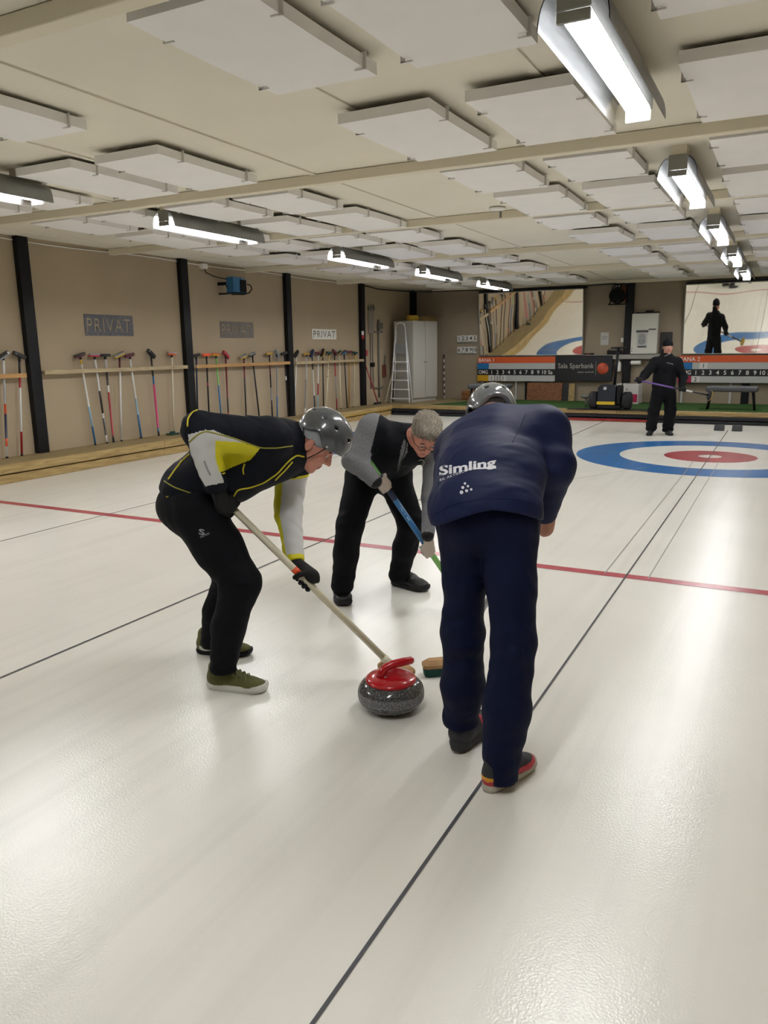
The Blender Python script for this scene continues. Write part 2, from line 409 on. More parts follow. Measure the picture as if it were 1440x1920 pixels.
# ------------------------------------------------------------------ lamps: steel trough, end plates, tubes
M_STEEL = mat('galvanised_steel', '8f8f8a', 0.45, metal=0.7, var=0.06, vscale=10)
M_REFL = mat('reflector', 'e8eaee', 0.16, metal=1.0)
M_TUBE = mat('fluorescent_tube', 'ffffff', 0.4, emit='fdfdff', estr=TUBE_STRENGTH)
M_CAP = mat('lamp_socket', 'f0eee8', 0.4)
LL = 1.53
def lamp_meshes():
    h = MB().box((-0.07, 0, 0.045), (0.07, LL, 0.155), bev=0.004)
    spine = h.mesh('housing', M_STEEL)
    # parabolic reflector wings, a bent sheet on each side
    prof_o = []
    for k in range(9):
        t = k/8; prof_o.append((0.072+0.072*math.sin(t*math.pi/2), 0.135-0.145*(1-math.cos(t*math.pi/2))))
    mb = MB()
    for s in (-1, 1):
        pts = [(s*x, z) for x, z in prof_o]; inn = [(s*(x-0.004), z-0.003) for x, z in prof_o]
        n = len(pts)
        V = [(x, y, z) for y in (0.0, LL) for x, z in pts]+[(x, y, z) for y in (0.0, LL) for x, z in inn]
        F1 = [(i, i+1, n+i+1, n+i) for i in range(n-1)]; F2 = [(2*n+i, 3*n+i, 3*n+i+1, 2*n+i+1) for i in range(n-1)]
        mb.add(V, F1, 0, True); mb.add(V, F2, 1, True)
        mb.add([V[n-1], V[2*n-1], V[4*n-1], V[3*n-1]], [(0, 1, 2, 3)], 0)
    me = bpy.data.meshes.new('reflector'); me.from_pydata(mb.v, [], mb.f); me.materials.append(M_STEEL); me.materials.append(M_REFL)
    me.polygons.foreach_set('material_index', mb.m); me.polygons.foreach_set('use_smooth', mb.s); me.update()
    tube = MB().cyl((0, 0.055, 0.028), (0, LL-0.055, 0.028), 0.0125, n=6).mesh('tube', M_TUBE)
    sock = MB().box((-0.068, LL-0.05, -0.02), (0.068, LL-0.025, 0.043), bev=0.004).mesh('socket', M_CAP)
    endp = MB().box((-0.068, 0.0, 0.002), (0.068, 0.02, 0.043), bev=0.002).mesh('end_plate', M_STEEL)
    brk = MB().box((-0.055, 0.02, 0.156), (0.055, 0.22, 0.222)).mesh('bracket', M_BEAM)
    return spine, me, tube, sock, endp, brk
LM = lamp_meshes()
LAMPS = [(0.0, y, 'over the middle of the near sheet') for y in (-11.55, -8.33, -5.12, -2.0, 1.15, 4.25)]+[(-4.88, y, 'over the far sheet by the brooms') for y in (-11.55, -8.36, -5.37, -1.95, 0.95, 3.97)]
ORD = {-8.33: 'nearest', -5.12: 'second', -2.0: 'third', 1.15: 'fourth', 4.25: 'fifth and rearmost', -8.36: 'nearest', -5.37: 'second', -1.95: 'third', 0.95: 'fourth', 3.97: 'fifth and rearmost', -11.55: 'overhead', -14.75: 'next behind', -17.9: 'last behind'}
for x, y, where in LAMPS:
    L = thing('ceiling_lamp', 'lit steel trough tube lamp, %s %s' % (ORD[y], where), 'lamp', (x, y, 2.797), 'tube lamps under the ceiling')
    for nm, me in zip(('housing', 'reflector', 'tube', 'socket', 'end_plate', 'bracket'), LM):
        for dx, dy in (((-0.042, 0), (0, 0), (0.042, 0)) if nm == 'tube' else ((0, 0), (0, LL-0.27)) if nm == 'bracket' else ((0, 0),)):
            o = bpy.data.objects.new(nm, me); COL.objects.link(o); o.parent = L; o.location = (dx, dy, 0)
# ================================================================== along the broom wall
M_BRISTLE = mat('dark_pad', '24252a', 0.9)
def stripes(mb, p, q, r, bands, n=8):
    """a shaft drawn as bands of colour: bands = [(end fraction, slot)]"""
    p, q = np.array(p, float), np.array(q, float); t0 = 0.0
    for t1, mi in bands:
        mb.cyl(p+(q-p)*t0, p+(q-p)*t1, r, n=n, mi=mi); t0 = t1
    return mb
PAL = {'white': 'd9d8d4', 'cream': 'd6cfb4', 'black': '17181c', 'red': 'a3202e', 'darkred': '6d1a28', 'blue': '2e6ea3', 'navy': '20304e', 'grey': '8b8d90', 'silver': 'b9bbbd',
       'orange': 'd8582c', 'yellow': 'c9a42c', 'pink': 'd0367c', 'green': '7fbf62', 'darkgreen': '17433b', 'maroon': '5c2030', 'tan': 'a98148', 'brightorange': 'ee5a30', 'purple': '6a4a96', 'lightblue': '8fb5c8'}
def cm(c): return mat('paint_'+c, PAL[c], 0.4, coat=0.15)
GB = 'brooms standing against the wall'
# head x, head y, base x, base y, head tilt, pad colours, shaft bands, label
BROOMS = [
 (6, 668, 13, 857, 0.5, ('grey', 'black'), [(.12, 'white'), (.2, 'orange'), (.45, 'navy'), (.55, 'orange'), (.8, 'silver'), (1, 'white')], 'silver broom with orange and navy bands, first from the frame edge'),
 (36, 667, 41, 855, -0.4, ('black', 'black'), [(.25, 'red'), (.7, 'white'), (.84, 'red'), (1, 'black')], 'red and white broom with black head beside the first black pillar'),
 (150, 667, 179, 833, 0.25, ('maroon', 'black'), [(.22, 'blue'), (.45, 'lightblue'), (.93, 'white'), (1, 'yellow')], 'white broom fading to blue with maroon head and yellow collar'),
 (177, 667, 201, 831, 0.0, ('red', 'grey'), [(.1, 'white'), (.3, 'black'), (.36, 'white'), (.62, 'black'), (.8, 'white'), (1, 'white')], 'black and white broom with flat red and grey head'),
 (197, 667, 213, 829, 0.0, ('black', 'black'), [(.08, 'black'), (.6, 'red'), (.68, 'white'), (.85, 'black'), (1, 'silver')], 'dark red broom with a ragged black head'),
 (224, 666, 228, 827, 0.35, ('yellow', 'grey'), [(.85, 'white'), (1, 'maroon')], 'white lettered broom with yellow rimmed grey head'),
 (243, 667, 265, 822, 0.2, ('maroon', 'maroon'), [(.3, 'blue'), (.5, 'lightblue'), (1, 'white')], 'white and blue broom with oval maroon head'),
 (283, 664, 298, 818, -0.7, ('black', 'black'), [(.06, 'black'), (.1, 'blue'), (.65, 'pink'), (.75, 'blue'), (1, 'black')], 'bright pink broom with black tilted head'),
 (322, 664, 326, 811, -0.1, ('orange', 'grey'), [(1, 'cream')], 'cream broom with orange and grey head beside the second pillar'),
 (368, 667, 371, 800, 0.15, ('black', 'black'), [(.7, 'navy'), (1, 'navy')], 'navy broom with black head right of the second pillar'),
 (387, 666, 393, 800, 0.0, ('brightorange', 'brightorange'), [(.6, 'black'), (.64, 'red'), (1, 'black')], 'black broom with bright orange head'),
 (405, 666, 416, 798, -0.1, ('yellow', 'orange'), [(.6, 'blue'), (1, 'green')], 'blue and green broom with yellow head'),
 (423, 666, 429, 797, -0.7, ('red', 'red'), [(.2, 'red'), (.4, 'black'), (1, 'darkred')], 'dark red broom with small red tilted head'),
 (457, 669, 462, 793, 0.3, ('yellow', 'grey'), [(.7, 'black'), (1, 'darkred')], 'black and dark red broom with yellow grey head'),
 (473, 665, 487, 790, 0.3, ('black', 'grey'), [(1, 'black')], 'all black broom leaning under the second sign'),
 (505, 664, 511, 786, 0.0, ('tan', 'yellow'), [(.3, 'black'), (.5, 'grey'), (.7, 'black'), (.85, 'maroon'), (1, 'black')], 'black and grey broom with flat tan head'),
 (519, 664, 520, 785, -1.2, ('grey', 'grey'), [(.35, 'blue'), (1, 'grey')], 'grey broom with blue lower shaft'),
 (533, 663, 541, 784, 0.2, ('black', 'black'), [(.6, 'black'), (.66, 'white'), (1, 'black')], 'black broom close to the left of the third pillar'),
 (556, 664, 552, 782, 0.75, ('black', 'black'), [(.5, 'silver'), (1, 'white')], 'white broom with steep black head right of the third pillar'),
 (575, 664, 572, 777, 0.0, ('yellow', 'tan'), [(.1, 'white'), (.6, 'grey'), (1, 'silver')], 'grey broom with yellow head under the white sign'),
 (585, 663, 591, 777, 0.9, ('navy', 'navy'), [(.3, 'navy'), (.75, 'white'), (1, 'black')], 'white and navy broom with navy tilted head'),
 (597, 662, 596, 776, 0.0, ('maroon', 'darkred'), [(.3, 'lightblue'), (.5, 'red'), (1, 'white')], 'white broom with pale blue foot and maroon head'),
 (605, 662, 607, 775, 1.0, ('yellow', 'black'), [(1, 'black')], 'black broom with yellow black upright head'),
 (617, 662, 611, 774, -0.1, ('darkgreen', 'darkgreen'), [(.6, 'cream'), (.62, 'tan'), (.75, 'cream'), (.77, 'tan'), (.92, 'cream'), (1, 'yellow')], 'cream banded broom with green head and yellow collar'),
 (627, 661, 632, 773, -0.6, ('darkred', 'black'), [(.2, 'red'), (.6, 'grey'), (.85, 'red'), (1, 'black')], 'red and grey broom with dark red head'),
 (636, 662, 639, 772, 0.4, ('tan', 'darkgreen'), [(1, 'cream')], 'cream broom with tan and green head'),
 (645, 661, 651, 768, 0.3, ('blue', 'navy'), [(1, 'black')], 'black broom with blue head'),
 (656, 660, 654, 767, 0.0, ('maroon', 'maroon'), [(1, 'tan')], 'plain wooden broom with maroon head'),
 (666, 662, 662, 766, -0.1, ('darkgreen', 'darkgreen'), [(.8, 'cream'), (1, 'yellow')], 'cream broom with dark green head next to the fourth pillar'),
]
XB = XL+0.078
def make_broom(hx, hy, bx, by, tilt, pads, bands, label):
    base = on(bx, by, 0, XB); base[2] = DZ+0.002
    top = on(hx, hy, 0, XB)
    B = thing('curling_broom', label, 'broom', base, GB)
    cols = []
    for _, c in bands:
        if c not in cols: cols.append(c)
    mb = MB(); r = 0.0145 if 'tan' not in cols[:1] else 0.018
    end = top-unit(top-base)*0.03
    stripes(mb, base, end, r, [(t, cols.index(c)) for t, c in bands])
    mb.build('shaft', [cm(c) for c in cols], B)
    # brush head: a socket, a backing plate and a padded sole turned up
    d = unit((0, math.cos(tilt), math.sin(tilt))); nrm = np.cross(d, (1, 0, 0)); nrm = nrm if nrm[2] > 0 else -nrm
    hd = MB()
    L = 0.098
    for k, (w0, w1, th0, th1, mi) in enumerate(((0.036, 0.03, -0.004, 0.018, 0), (0.038, 0.03, 0.018, 0.038, 1))):
        ring = []
        for a in range(16):
            t = 2*math.pi*a/16; ring.append((L*math.copysign(abs(math.cos(t))**0.6, math.cos(t)), w0*math.copysign(abs(math.sin(t))**0.8, math.sin(t))))
        V = [top+d*u+np.array([1, 0, 0])*v+nrm*h for h in (th0-0.01, th1-0.01) for u, v in ring]
        n = 16; hd.add(V, [tuple(reversed(range(n))), tuple(range(n, 2*n))]+[(i, (i+1) % n, n+(i+1) % n, n+i) for i in range(n)], mi)
    hd.build('brush_head', [cm(pads[0]), cm(pads[1])], B)
    MB().cyl(end-unit(top-base)*0.02, top+nrm*0.0, 0.018, 0.016, n=8).build('socket', M_BRISTLE, B)
    MB().cyl(base, base+unit(top-base)*0.02, 0.017, n=8).build('end_cap', M_BRISTLE, B)
    return B
for spec in BROOMS: make_broom(*spec)
# rails
for k, (y0, y1, z, m) in enumerate(((-7.5, -4.78, 1.27, M_RAILY), (-4.50, -1.70, 1.295, M_RAIL), (-1.48, 1.29, 1.293, M_RAILY), (1.50, 4.33, 1.285, M_RAIL))):
    o = MB().box((XL+0.105, y0, z-0.028), (XL+0.135, y1, z+0.028), bev=0.003).build('broom_rail', m, None,
        label=('orange pine rail holding brooms at the frame edge', 'pale wooden rail below the first steel sign', 'orange pine rail below the second sign', 'pale wooden rail below the white sign')[k], cat='rail', group='rails holding the brooms')
    for yy_ in ((-6.5, -4.93), (-4.44, -1.76), (-1.28, 1.05), (1.80, 4.2))[k]:
        MB().box((XL+0.002, yy_-0.02, z-0.02), (XL+0.106, yy_+0.02, z+0.02)).build('bracket', m, o)
# green squeegee lying at the foot of the cream broom
g0, g1 = on(311, 814, 2, DZ+0.02), on(352, 813, 2, DZ+0.02)
sq = thing('ice_scraper', 'dark green wide scraper head on the walkway by the second pillar', 'scraper', (-7.85, (g0[1]+g1[1])/2, DZ))
MB().box((-7.93, g0[1], DZ+0.001), (-7.79, g1[1], DZ+0.03), bev=0.012).build('blade', cm('darkgreen'), sq)
MB().box((-7.88, (g0[1]+g1[1])/2-0.05, DZ+0.03), (-7.84, (g0[1]+g1[1])/2+0.05, DZ+0.06), bev=0.008).build('socket', cm('darkgreen'), sq)

# cut-out signs
M_SIGN1 = mat('galvanised_sign', '5e5e62', 0.5, metal=0.5, var=0.3, vscale=25)
M_SIGN2 = mat('grey_sign', '6d6761', 0.6, var=0.03)
M_SIGN3 = mat('white_sign', 'e6e4de', 0.5)
def stencil_sign(name, txt, corners, mat_, label, letter_mat=None):
    y0, y1 = corners[0], corners[1]; z0, z1 = corners[2], corners[3]
    o = thing(name, label, 'sign', (XL+0.03, (y0+y1)/2, (z0+z1)/2), 'cut-out lettered signs on the broom wall')
    # lettering outlines become holes in the plate
    cu = bpy.data.curves.new('plate', 'FONT'); cu.body = txt; cu.size = 1; cu.resolution_u = 2; cu.space_character = 1.12
    to = bpy.data.objects.new('plate', cu); COL.objects.link(to)
    dg = bpy.context.evaluated_depsgraph_get(); dg.update()
    src = to.to_curve(dg, apply_modifiers=True).copy(); bpy.data.objects.remove(to)
    c2 = bpy.data.curves.new('plate', 'CURVE')
    for s in src.splines:
        bp_s = s.bezier_points; n = len(bp_s); pl = []
        for i in range(n):
            a, b = bp_s[i], bp_s[(i+1) % n]
            straight = (a.handle_right-a.co).cross(b.co-a.co).length < 1e-5 and (b.handle_left-b.co).cross(b.co-a.co).length < 1e-5
            pl += [a.co.copy()] if straight else list(interpolate_bezier(a.co, a.handle_right, b.handle_left, b.co, 7))[:-1]
        q = c2.splines.new('POLY'); q.points.add(len(pl)-1); q.use_cyclic_u = True
        for p, c in zip(q.points, pl): p.co = (c[0], c[1], 0, 1)
    pts = [p.co for s in c2.splines for p in (s.bezier_points if s.type == 'BEZIER' else s.points)]
    xs = [p[0] for p in pts]; ys_ = [p[1] for p in pts]; x0, x1, v0, v1 = min(xs), max(xs), min(ys_), max(ys_)
    mw, mh = 0.055*(x1-x0), 0.27*(v1-v0)
    sp = c2.splines.new('POLY'); sp.points.add(3); sp.use_cyclic_u = True
    for p, q in zip(sp.points, ((x0-mw, v0-mh), (x1+mw, v0-mh), (x1+mw, v1+mh), (x0-mw, v1+mh))): p.co = (q[0], q[1], 0, 1)
    c2.dimensions = '2D'; c2.fill_mode = 'BOTH'; c2.extrude = 0.0; c2.offset = 0.0
    t2 = bpy.data.objects.new('plate', c2); COL.objects.link(t2); dg.update()
    me = t2.evaluated_get(dg).to_mesh(); V = np.array([v.co[:] for v in me.vertices]); F = [tuple(p.vertices) for p in me.polygons]
    t2.evaluated_get(dg).to_mesh_clear(); bpy.data.objects.remove(t2)
    lo, hi = V[:, :2].min(0), V[:, :2].max(0)
    mb = MB()
    U = (V[:, :2]-lo)/(hi-lo)
    W = [(XL+0.003, y0+u[0]*(y1-y0), z0+u[1]*(z1-z0)) for u in U]
    bm = bmesh.new(); vs = [bm.verts.new(p) for p in W]
    for f in F:
        try: bm.faces.new([vs[i] for i in f])
        except ValueError: pass
    bmesh.ops.remove_doubles(bm, verts=bm.verts, dist=1e-5)
    r = bmesh.ops.extrude_face_region(bm, geom=bm.faces[:]); bmesh.ops.translate(bm, vec=(0.004, 0, 0), verts=[v for v in r['geom'] if isinstance(v, bmesh.types.BMVert)])
    bmesh.ops.recalc_face_normals(bm, faces=bm.faces)
    me2 = bpy.data.meshes.new('plate'); bm.to_mesh(me2); bm.free(); me2.materials.append(mat_)
    link('plate', me2, o)
    if letter_mat:
        MB().box((XL+0.0005, y0+0.02, z0+0.02), (XL+0.002, y1-0.02, z1-0.02)).build('backing', letter_mat, o)
    for yy_ in (y0+0.02, y1-0.02):
        for zz in (z0+0.02, z1-0.02): MB().cyl((XL+0.001, yy_, zz), (XL+0.010, yy_, zz), 0.006, n=8).build('screw', M_STEEL, o)
    return o
stencil_sign('privat_sign', 'PRIVAT', (-3.65, -2.72, 1.785, 2.085), M_SIGN1, 'mottled galvanised steel PRIVAT sign, nearest of three')
stencil_sign('privat_sign', 'PRIVAT', (-0.66, 0.30, 1.772, 2.055), M_SIGN2, 'plain grey PRIVAT sign above the orange rail')
stencil_sign('privat_sign', 'PRIVAT', (2.33, 3.32, 1.758, 1.972), M_SIGN3, 'white PRIVAT sign between the third and fourth pillars', mat('sign_dark', '4a4a3c', 0.7))

# blue fan heater hung from the wall
hb = thing('fan_heater', 'blue box fan heater hung high on the broom wall', 'heater', (-7.72, -0.6, 2.52))
M_HB = mat('heater_blue', '2b6690', 0.4); 
MB().box((-7.78, -0.78, 2.52), (-7.62, -0.42, 2.78), bev=0.01).build('case', M_HB, hb)
mb = MB(); mb.box((-7.625, -0.60, 2.535), (-7.612, -0.43, 2.735))
for k in range(6): mb.box((-7.612, -0.59, 2.55+k*0.03), (-7.604, -0.44, 2.556+k*0.03))
mb.build('grille', M_BLACK, hb)
for yk in (-0.47, -0.54): MB().cyl((-7.62, yk, 2.758), (-7.60, yk, 2.758), 0.012, n=10).build('knob', cm('silver'), hb)
MB().box((XL+0.001, -0.66, 2.66), (-7.775, -0.61, 2.71)).box((XL+0.001, -0.64, 2.505), (-7.775, -0.60, 2.53)).box((-7.80, -0.78, 2.508), (-7.61, -0.42, 2.519)).build('bracket', M_BLACK, hb)
MB().tube([(-7.77, -0.79, 2.64), (-7.70, -0.72, 2.49), (-7.62, -0.5, 2.50), (-7.58, -0.40, 2.53), (-7.57, -0.33, 2.60), (-7.58, -0.36, 2.66), (-7.60, -0.42, 2.67)], 0.011, n=6).build('cable_loop', M_BLACK, hb)
so = thing('ceiling_socket', 'white power socket and lead above the blue heater', 'socket', (-7.95, -1.05, 2.93))
MB().box((XL+0.002, -1.12, 2.90), (-7.96, -1.0, 2.985), bev=0.008).build('case', M_CAP, so)
MB().tube([(-7.99, -1.06, 2.90), (-7.97, -1.05, 2.84), (-7.88, -0.95, 2.78), (-7.76, -0.785, 2.74)], 0.008, n=6).build('lead', M_BLACK, so)
# cables along the top of the wall
o = MB().tube([(XL+0.012, YF+12, ZC-0.05)]+[(XL+0.012, y, ZC-0.05+0.012*math.sin(y*2)) for y in np.arange(-7.5, 4.5, 0.5)], 0.008, n=6).build('wall_cable', M_CAP, None, label='white cable along the top of the broom wall', cat='cable')
bc = [(XL+0.10, 4.50, 2.97), (-7.8, 4.9, 2.91), (-7.4, 5.3, 2.87), (-6.9, 5.8, 2.86), (-6.3, 6.3, 2.89), (-5.6, 6.7, 2.91), (-4.9, 7.0, 2.91), (-4.2, 7.1, 2.915), (-3.4, 7.12, 2.93), (-2.8, 7.13, 2.935)]
MB().tube(bc, 0.014, n=6).build('ceiling_cable', M_BLACK, None, label='black cable sagging across the corner ceiling to the round fan', cat='cable')
sd = thing('ceiling_rose', 'round white ceiling fitting on the bare bay by a cross beam', 'fitting', (-2.05, -3.30, 2.99))
MB().lathe([(0.0, 0.028), (0.09, 0.026), (0.085, 0.006), (0.0, 0.0)], 24, 0, T(-2.05, -3.32, 2.985)).build('disc', M_CAP, sd)
MB().box((-2.062, -3.215, 2.925), (-2.038, -3.205, 2.99)).build('conduit', M_STEEL, sd)

# corner: measuring bars, push broom, red bell, ladder, cabinet
M_BAR = mat('grey_bar', '6e6a64', 0.6)
for k, (ya, yb_, zt, zb, lab) in enumerate(((4.78, 5.05, 2.54, 0.60, 'grey twin-rod measuring bar hanging by the fourth pillar'), (5.23, 5.33, 2.23, 0.37, 'grey single-rod measuring bar hanging beside the twin rod'))):
    o = thing('measuring_bar', lab, 'tool', (XL+0.03, ya, zb))
    mb = MB()
    if k == 0:
        Mr = mat('pale_rod', '8d8478', 0.6)
        MB().box((XL+0.01, 4.79, 1.9), (XL+0.03, 5.06, 2.50)).build('back_plate', Mr, o); MB().cyl((XL+0.025, 4.88, zb), (XL+0.025, 4.88, 1.91), 0.02, n=8).build('rod', Mr, o); MB().cyl((XL+0.02, 5.0, zb), (XL+0.02, 5.0, 1.91), 0.012, n=8).build('rod', Mr, o)
        for y in (4.79, 4.92, 5.05): MB().box((XL+0.01, y-0.02, 2.44), (XL+0.05, y+0.02, 2.52)).cyl((XL+0.03, y, 2.5), (XL+0.03, y, 2.58), 0.012, n=8).build('hook', M_BAR, o)
        MB().box((XL+0.01, 4.86, 1.12), (XL+0.08, 4.98, 1.22)).build('clamp', M_BLACK, o)
    else:
        mb.cyl((XL+0.03, 5.28, zb), (XL+0.03, 5.28, zt), 0.022, n=8).build('rod', M_BAR, o)
        for q in (((XL+0.045, 5.02, 0.60), (XL+0.06, 5.46, 0.63)), ((XL+0.045, 5.02, 1.92), (XL+0.06, 5.46, 1.96)), ((XL+0.045, 5.22, 2.02), (XL+0.065, 5.46, 2.16))): MB().box(*q).build('crossbar', M_BAR, o)
pb = thing('push_broom', 'red push broom standing in the corner right of the fourth pillar', 'broom', (-7.9, 4.85, DZ))
p0, p1 = np.array([-7.86, 4.86, DZ+0.05]), np.array([XL+0.02, 4.56, 1.25])
MB().cyl(p0, p1, 0.014, n=8).build('shaft', cm('red'), pb)
MB().box((-7.9, 4.72, DZ+0.002), (-7.83, 5.0, DZ+0.05), bev=0.008).build('head', M_BRISTLE, pb)
bl = thing('wall_hanger', 'small red and white tag hanging on the fourth pillar', 'tag', (XL+0.1, 4.34, 1.85))
MB().box((XL+0.092, 4.30, 1.86), (XL+0.12, 4.38, 1.95), bev=0.006).build('top_tag', cm('white'), bl); MB().box((XL+0.092, 4.31, 1.77), (XL+0.115, 4.40, 1.86), bev=0.006).build('red_tag', cm('red'), bl)
bl = thing('wall_hanger', 'small red pouch hanging right of the fourth pillar', 'pouch', (XL+0.1, 4.60, 1.5))
MB().box((XL+0.01, 4.56, 1.38), (XL+0.06, 4.66, 1.52), bev=0.01).build('pouch', cm('red'), bl); MB().box((XL+0.01, 4.585, 1.52), (XL+0.03, 4.63, 1.62), bev=0.004).build('strap', cm('white'), bl)

# wardrobe turned across the corner
M_CAB = mat('cabinet_white', 'b9b6ae', 0.5, var=0.01)
ca, cb = np.array([-7.98, 6.32]), np.array([-7.33, 5.72])           # long side seen by the camera runs to the front corner
WAR = thing('wardrobe', 'tall white two-door wardrobe standing across the corner', 'wardrobe', (-7.4, 6.3, DZ))
f0 = np.array([-7.33, 5.72]); f1 = np.array([-7.06, 6.95]); dv = unit(f1-f0); f1 = f0+dv*1.02; nv = np.array([dv[1], -dv[0]])   # front face, doors
s1 = f0-nv*0.58; s2 = f1-nv*0.58
zt = 2.20
MB().prism([tuple(f0), tuple(f1), tuple(s2), tuple(s1)], DZ+0.08, zt, 2).build('carcass', M_CAB, WAR)
MB().prism([tuple(f0-nv*0.03), tuple(f1-nv*0.03), tuple(s2), tuple(s1)], DZ+0.001, DZ+0.08, 2).build('plinth', M_CAB, WAR)
for k in range(2):
    a = f0+dv*(k*0.51+0.01); b = f0+dv*(k*0.51+0.495)
    dr = MB().prism([tuple(a+nv*0.002), tuple(b+nv*0.002), tuple(b+nv*0.02), tuple(a+nv*0.02)], DZ+0.1, zt-0.02, 2).build('door', M_CAB, WAR)
    h = (a+dv*0.04 if k else b-dv*0.04); h3 = np.array([h[0]+nv[0]*0.02, h[1]+nv[1]*0.02, 1.2])
    MB().cyl(h3, h3+np.array([nv[0], nv[1], 0])*0.025, 0.014, n=10).build('knob', M_STEEL, dr)
bx = thing('cardboard_box', 'flat brown cardboard box on top of the wardrobe', 'box', (-7.3, 6.7, zt))
MB().box((-7.50, 6.30, zt+0.001), (-7.16, 6.85, zt+0.12), bev=0.004).build('box_body', wood('cardboard', '8d7647', '7a6439', (2, 2, 2), 0.8, knots=False), bx)
MB().box((-7.16, 6.30, zt+0.10), (-7.04, 6.85, zt+0.106), M=None).build('flap', MATS['cardboard'], bx)
yb2 = thing('yellow_roll', 'yellow roll on top of the wardrobe beside the cardboard box', 'roll', (-7.45, 6.2, zt))
MB().cyl((-7.58, 6.0, zt+0.075), (-7.42, 6.2, zt+0.075), 0.072, n=16).build('roll', cm('yellow'), yb2)
# step ladder
lad = thing('step_ladder', 'aluminium step ladder leaning against the wardrobe side', 'ladder', (-7.55, 5.5, DZ))
M_ALU = mat('aluminium', 'e6e7e8', 0.4, metal=0.15)
A0, A1 = on(733, 755, 2, DZ+0.01), on(768, 756, 2, DZ+0.01)
T0, T1 = on(742, 612, 1, 5.68), on(759, 612, 1, 5.70)
for a, b in ((A0, T0), (A1, T1)): MB().tube([a, b], 0.02, n=8).build('stile', M_ALU, lad)
MB().tube([T0, T0+(0.02, 0, 0.06), (T0+T1)/2+(0, 0, 0.09), T1+(-0.02, 0, 0.06), T1], 0.018, n=8).build('top_hoop', M_ALU, lad)
def LP(t): return A0+(T0-A0)*t, A1+(T1-A1)*t
for t in (0.05, 0.17, 0.29, 0.41, 0.53):
    a, b = LP(t); fwd = np.array([0.0, 0.06, 0.0])
    MB().add([a-fwd, b-fwd, b+fwd, a+fwd, a-fwd+(0, 0, 0.025), b-fwd+(0, 0, 0.025), b+fwd+(0, 0, 0.025), a+fwd+(0, 0, 0.025)], [(0, 3, 2, 1), (4, 5, 6, 7), (0, 1, 5, 4), (1, 2, 6, 5), (2, 3, 7, 6), (3, 0, 4, 7)]).build('step', M_ALU, lad)
a, b = LP(0.64); a2, b2 = LP(0.78)
MB().add([a, b, b2, a2, a+(0, .02, 0), b+(0, .02, 0), b2+(0, .02, 0), a2+(0, .02, 0)], [(0, 1, 2, 3), (7, 6, 5, 4), (0, 4, 5, 1), (1, 5, 6, 2), (2, 6, 7, 3), (3, 7, 4, 0)]).build('platform', mat('ladder_grey', '8b8d8e', 0.6), lad)
for s, a in ((0, A0), (1, A1)):
    MB().tube([a+(0.0, 0.17, 0.0), (T0 if s == 0 else T1)+(0, 0.03, -0.1)], 0.013, n=6).build('rear_leg', M_ALU, lad)
# slat bundle behind the ladder, painted pole by the wardrobe
o = MB().cyl((-7.93, 5.40, DZ+0.005), (-7.85, 5.72, 1.05), 0.02, n=8).build('wooden_stake', cm('cream'), None, label='pale wooden stake leaning behind the step ladder', cat='stake')
o = thing('garden_tool', 'reddish tool hanging behind the step ladder', 'tool', (-7.95, 5.55, 0.9))
MB().box((XL+0.01, 5.48, 0.85), (XL+0.06, 5.62, 1.15), bev=0.01).build('blade', mat('rust_red', '6e3a2c', 0.7), o); MB().cyl((XL+0.03, 5.58, 1.15), (XL+0.03, 5.62, 1.38), 0.014, n=8).build('handle', M_BAR, o)
pole = thing('marker_pole', 'thin red and white striped pole standing by the end wall', 'pole', (-7.1, 7.22, DZ))
mb = MB(); stripes(mb, (-7.1, 7.2, DZ+0.005), (-7.13, 7.22, 1.33), 0.014, [((k+1)/14, k % 2) for k in range(14)]); mb.build('rod', [cm('white'), cm('maroon')], pole)
MB().cyl((-7.13, 7.22, 1.33), (-7.13, 7.22, 1.37), 0.018, n=8).build('tip', M_BLACK, pole)

# ================================================================== end wall
def tilted(name, x0, x1, z0, z1, label):
    """a big acrylic mirror tipped towards the ice and slightly bowed"""
    o = thing(name, label, 'mirror', ((x0+x1)/2, YB-0.1, z0))
    n, k = 28, 36; V = []; zs = np.linspace(0, 1, n); xs = np.linspace(0, 1, k)
    H = z1-z0
    def off(s): return 0.03+H*(0.094*s+0.5*0.036*s*s)
    rr = np.random.default_rng(int(abs(x0)*100))
    for s in zs:
        for u in xs:
            x = x0+(x1-x0)*u
            w = 0.00075*math.sin(u*9+s*3+x0)+0.0003*math.sin(u*17-s*5)+0.0002*math.sin(s*14+u*4)
            V.append((x, YB-off(s)-w-0.004, z0+H*s))
    F = [(j*k+i, j*k+i+1, (j+1)*k+i+1, (j+1)*k+i) for j in range(n-1) for i in range(k-1)]
    me = bpy.data.meshes.new('mirror_sheet'); me.from_pydata(V, [], F); me.materials.append(mat('mirror', 'f2efe4', 0.02, metal=1.0)); me.polygons.foreach_set('use_smooth', [True]*len(F)); me.update()
    link('mirror_sheet', me, o)
    Mf = mat('mirror_frame', 'b9b8b0', 0.4, metal=0.5)
    m = MB()
    for u in (0, 1):
        x = x0+(x1-x0)*u; m.tube([(x, YB-off(s)-0.004, z0+H*s) for s in np.linspace(0, 1, 8)], 0.012, n=6)
    for s in (0, 1): m.cyl((x0, YB-off(s)-0.004, z0+H*s), (x1, YB-off(s)-0.004, z0+H*s), 0.012, n=6)
    m.build('frame', Mf, o)
    b = MB()
    b.add([(x0, YB-off(0)+0.006, z0), (x1, YB-off(0)+0.006, z0), (x1, YB-off(1)+0.006, z1), (x0, YB-off(1)+0.006, z1)], [(3, 2, 1, 0)])
    b.box((x0, YB-0.20, z1+0.015), (x1+0.05, YB-0.004, z1+0.05))
    b.build('back_board', M_BLACK, o)
    return o
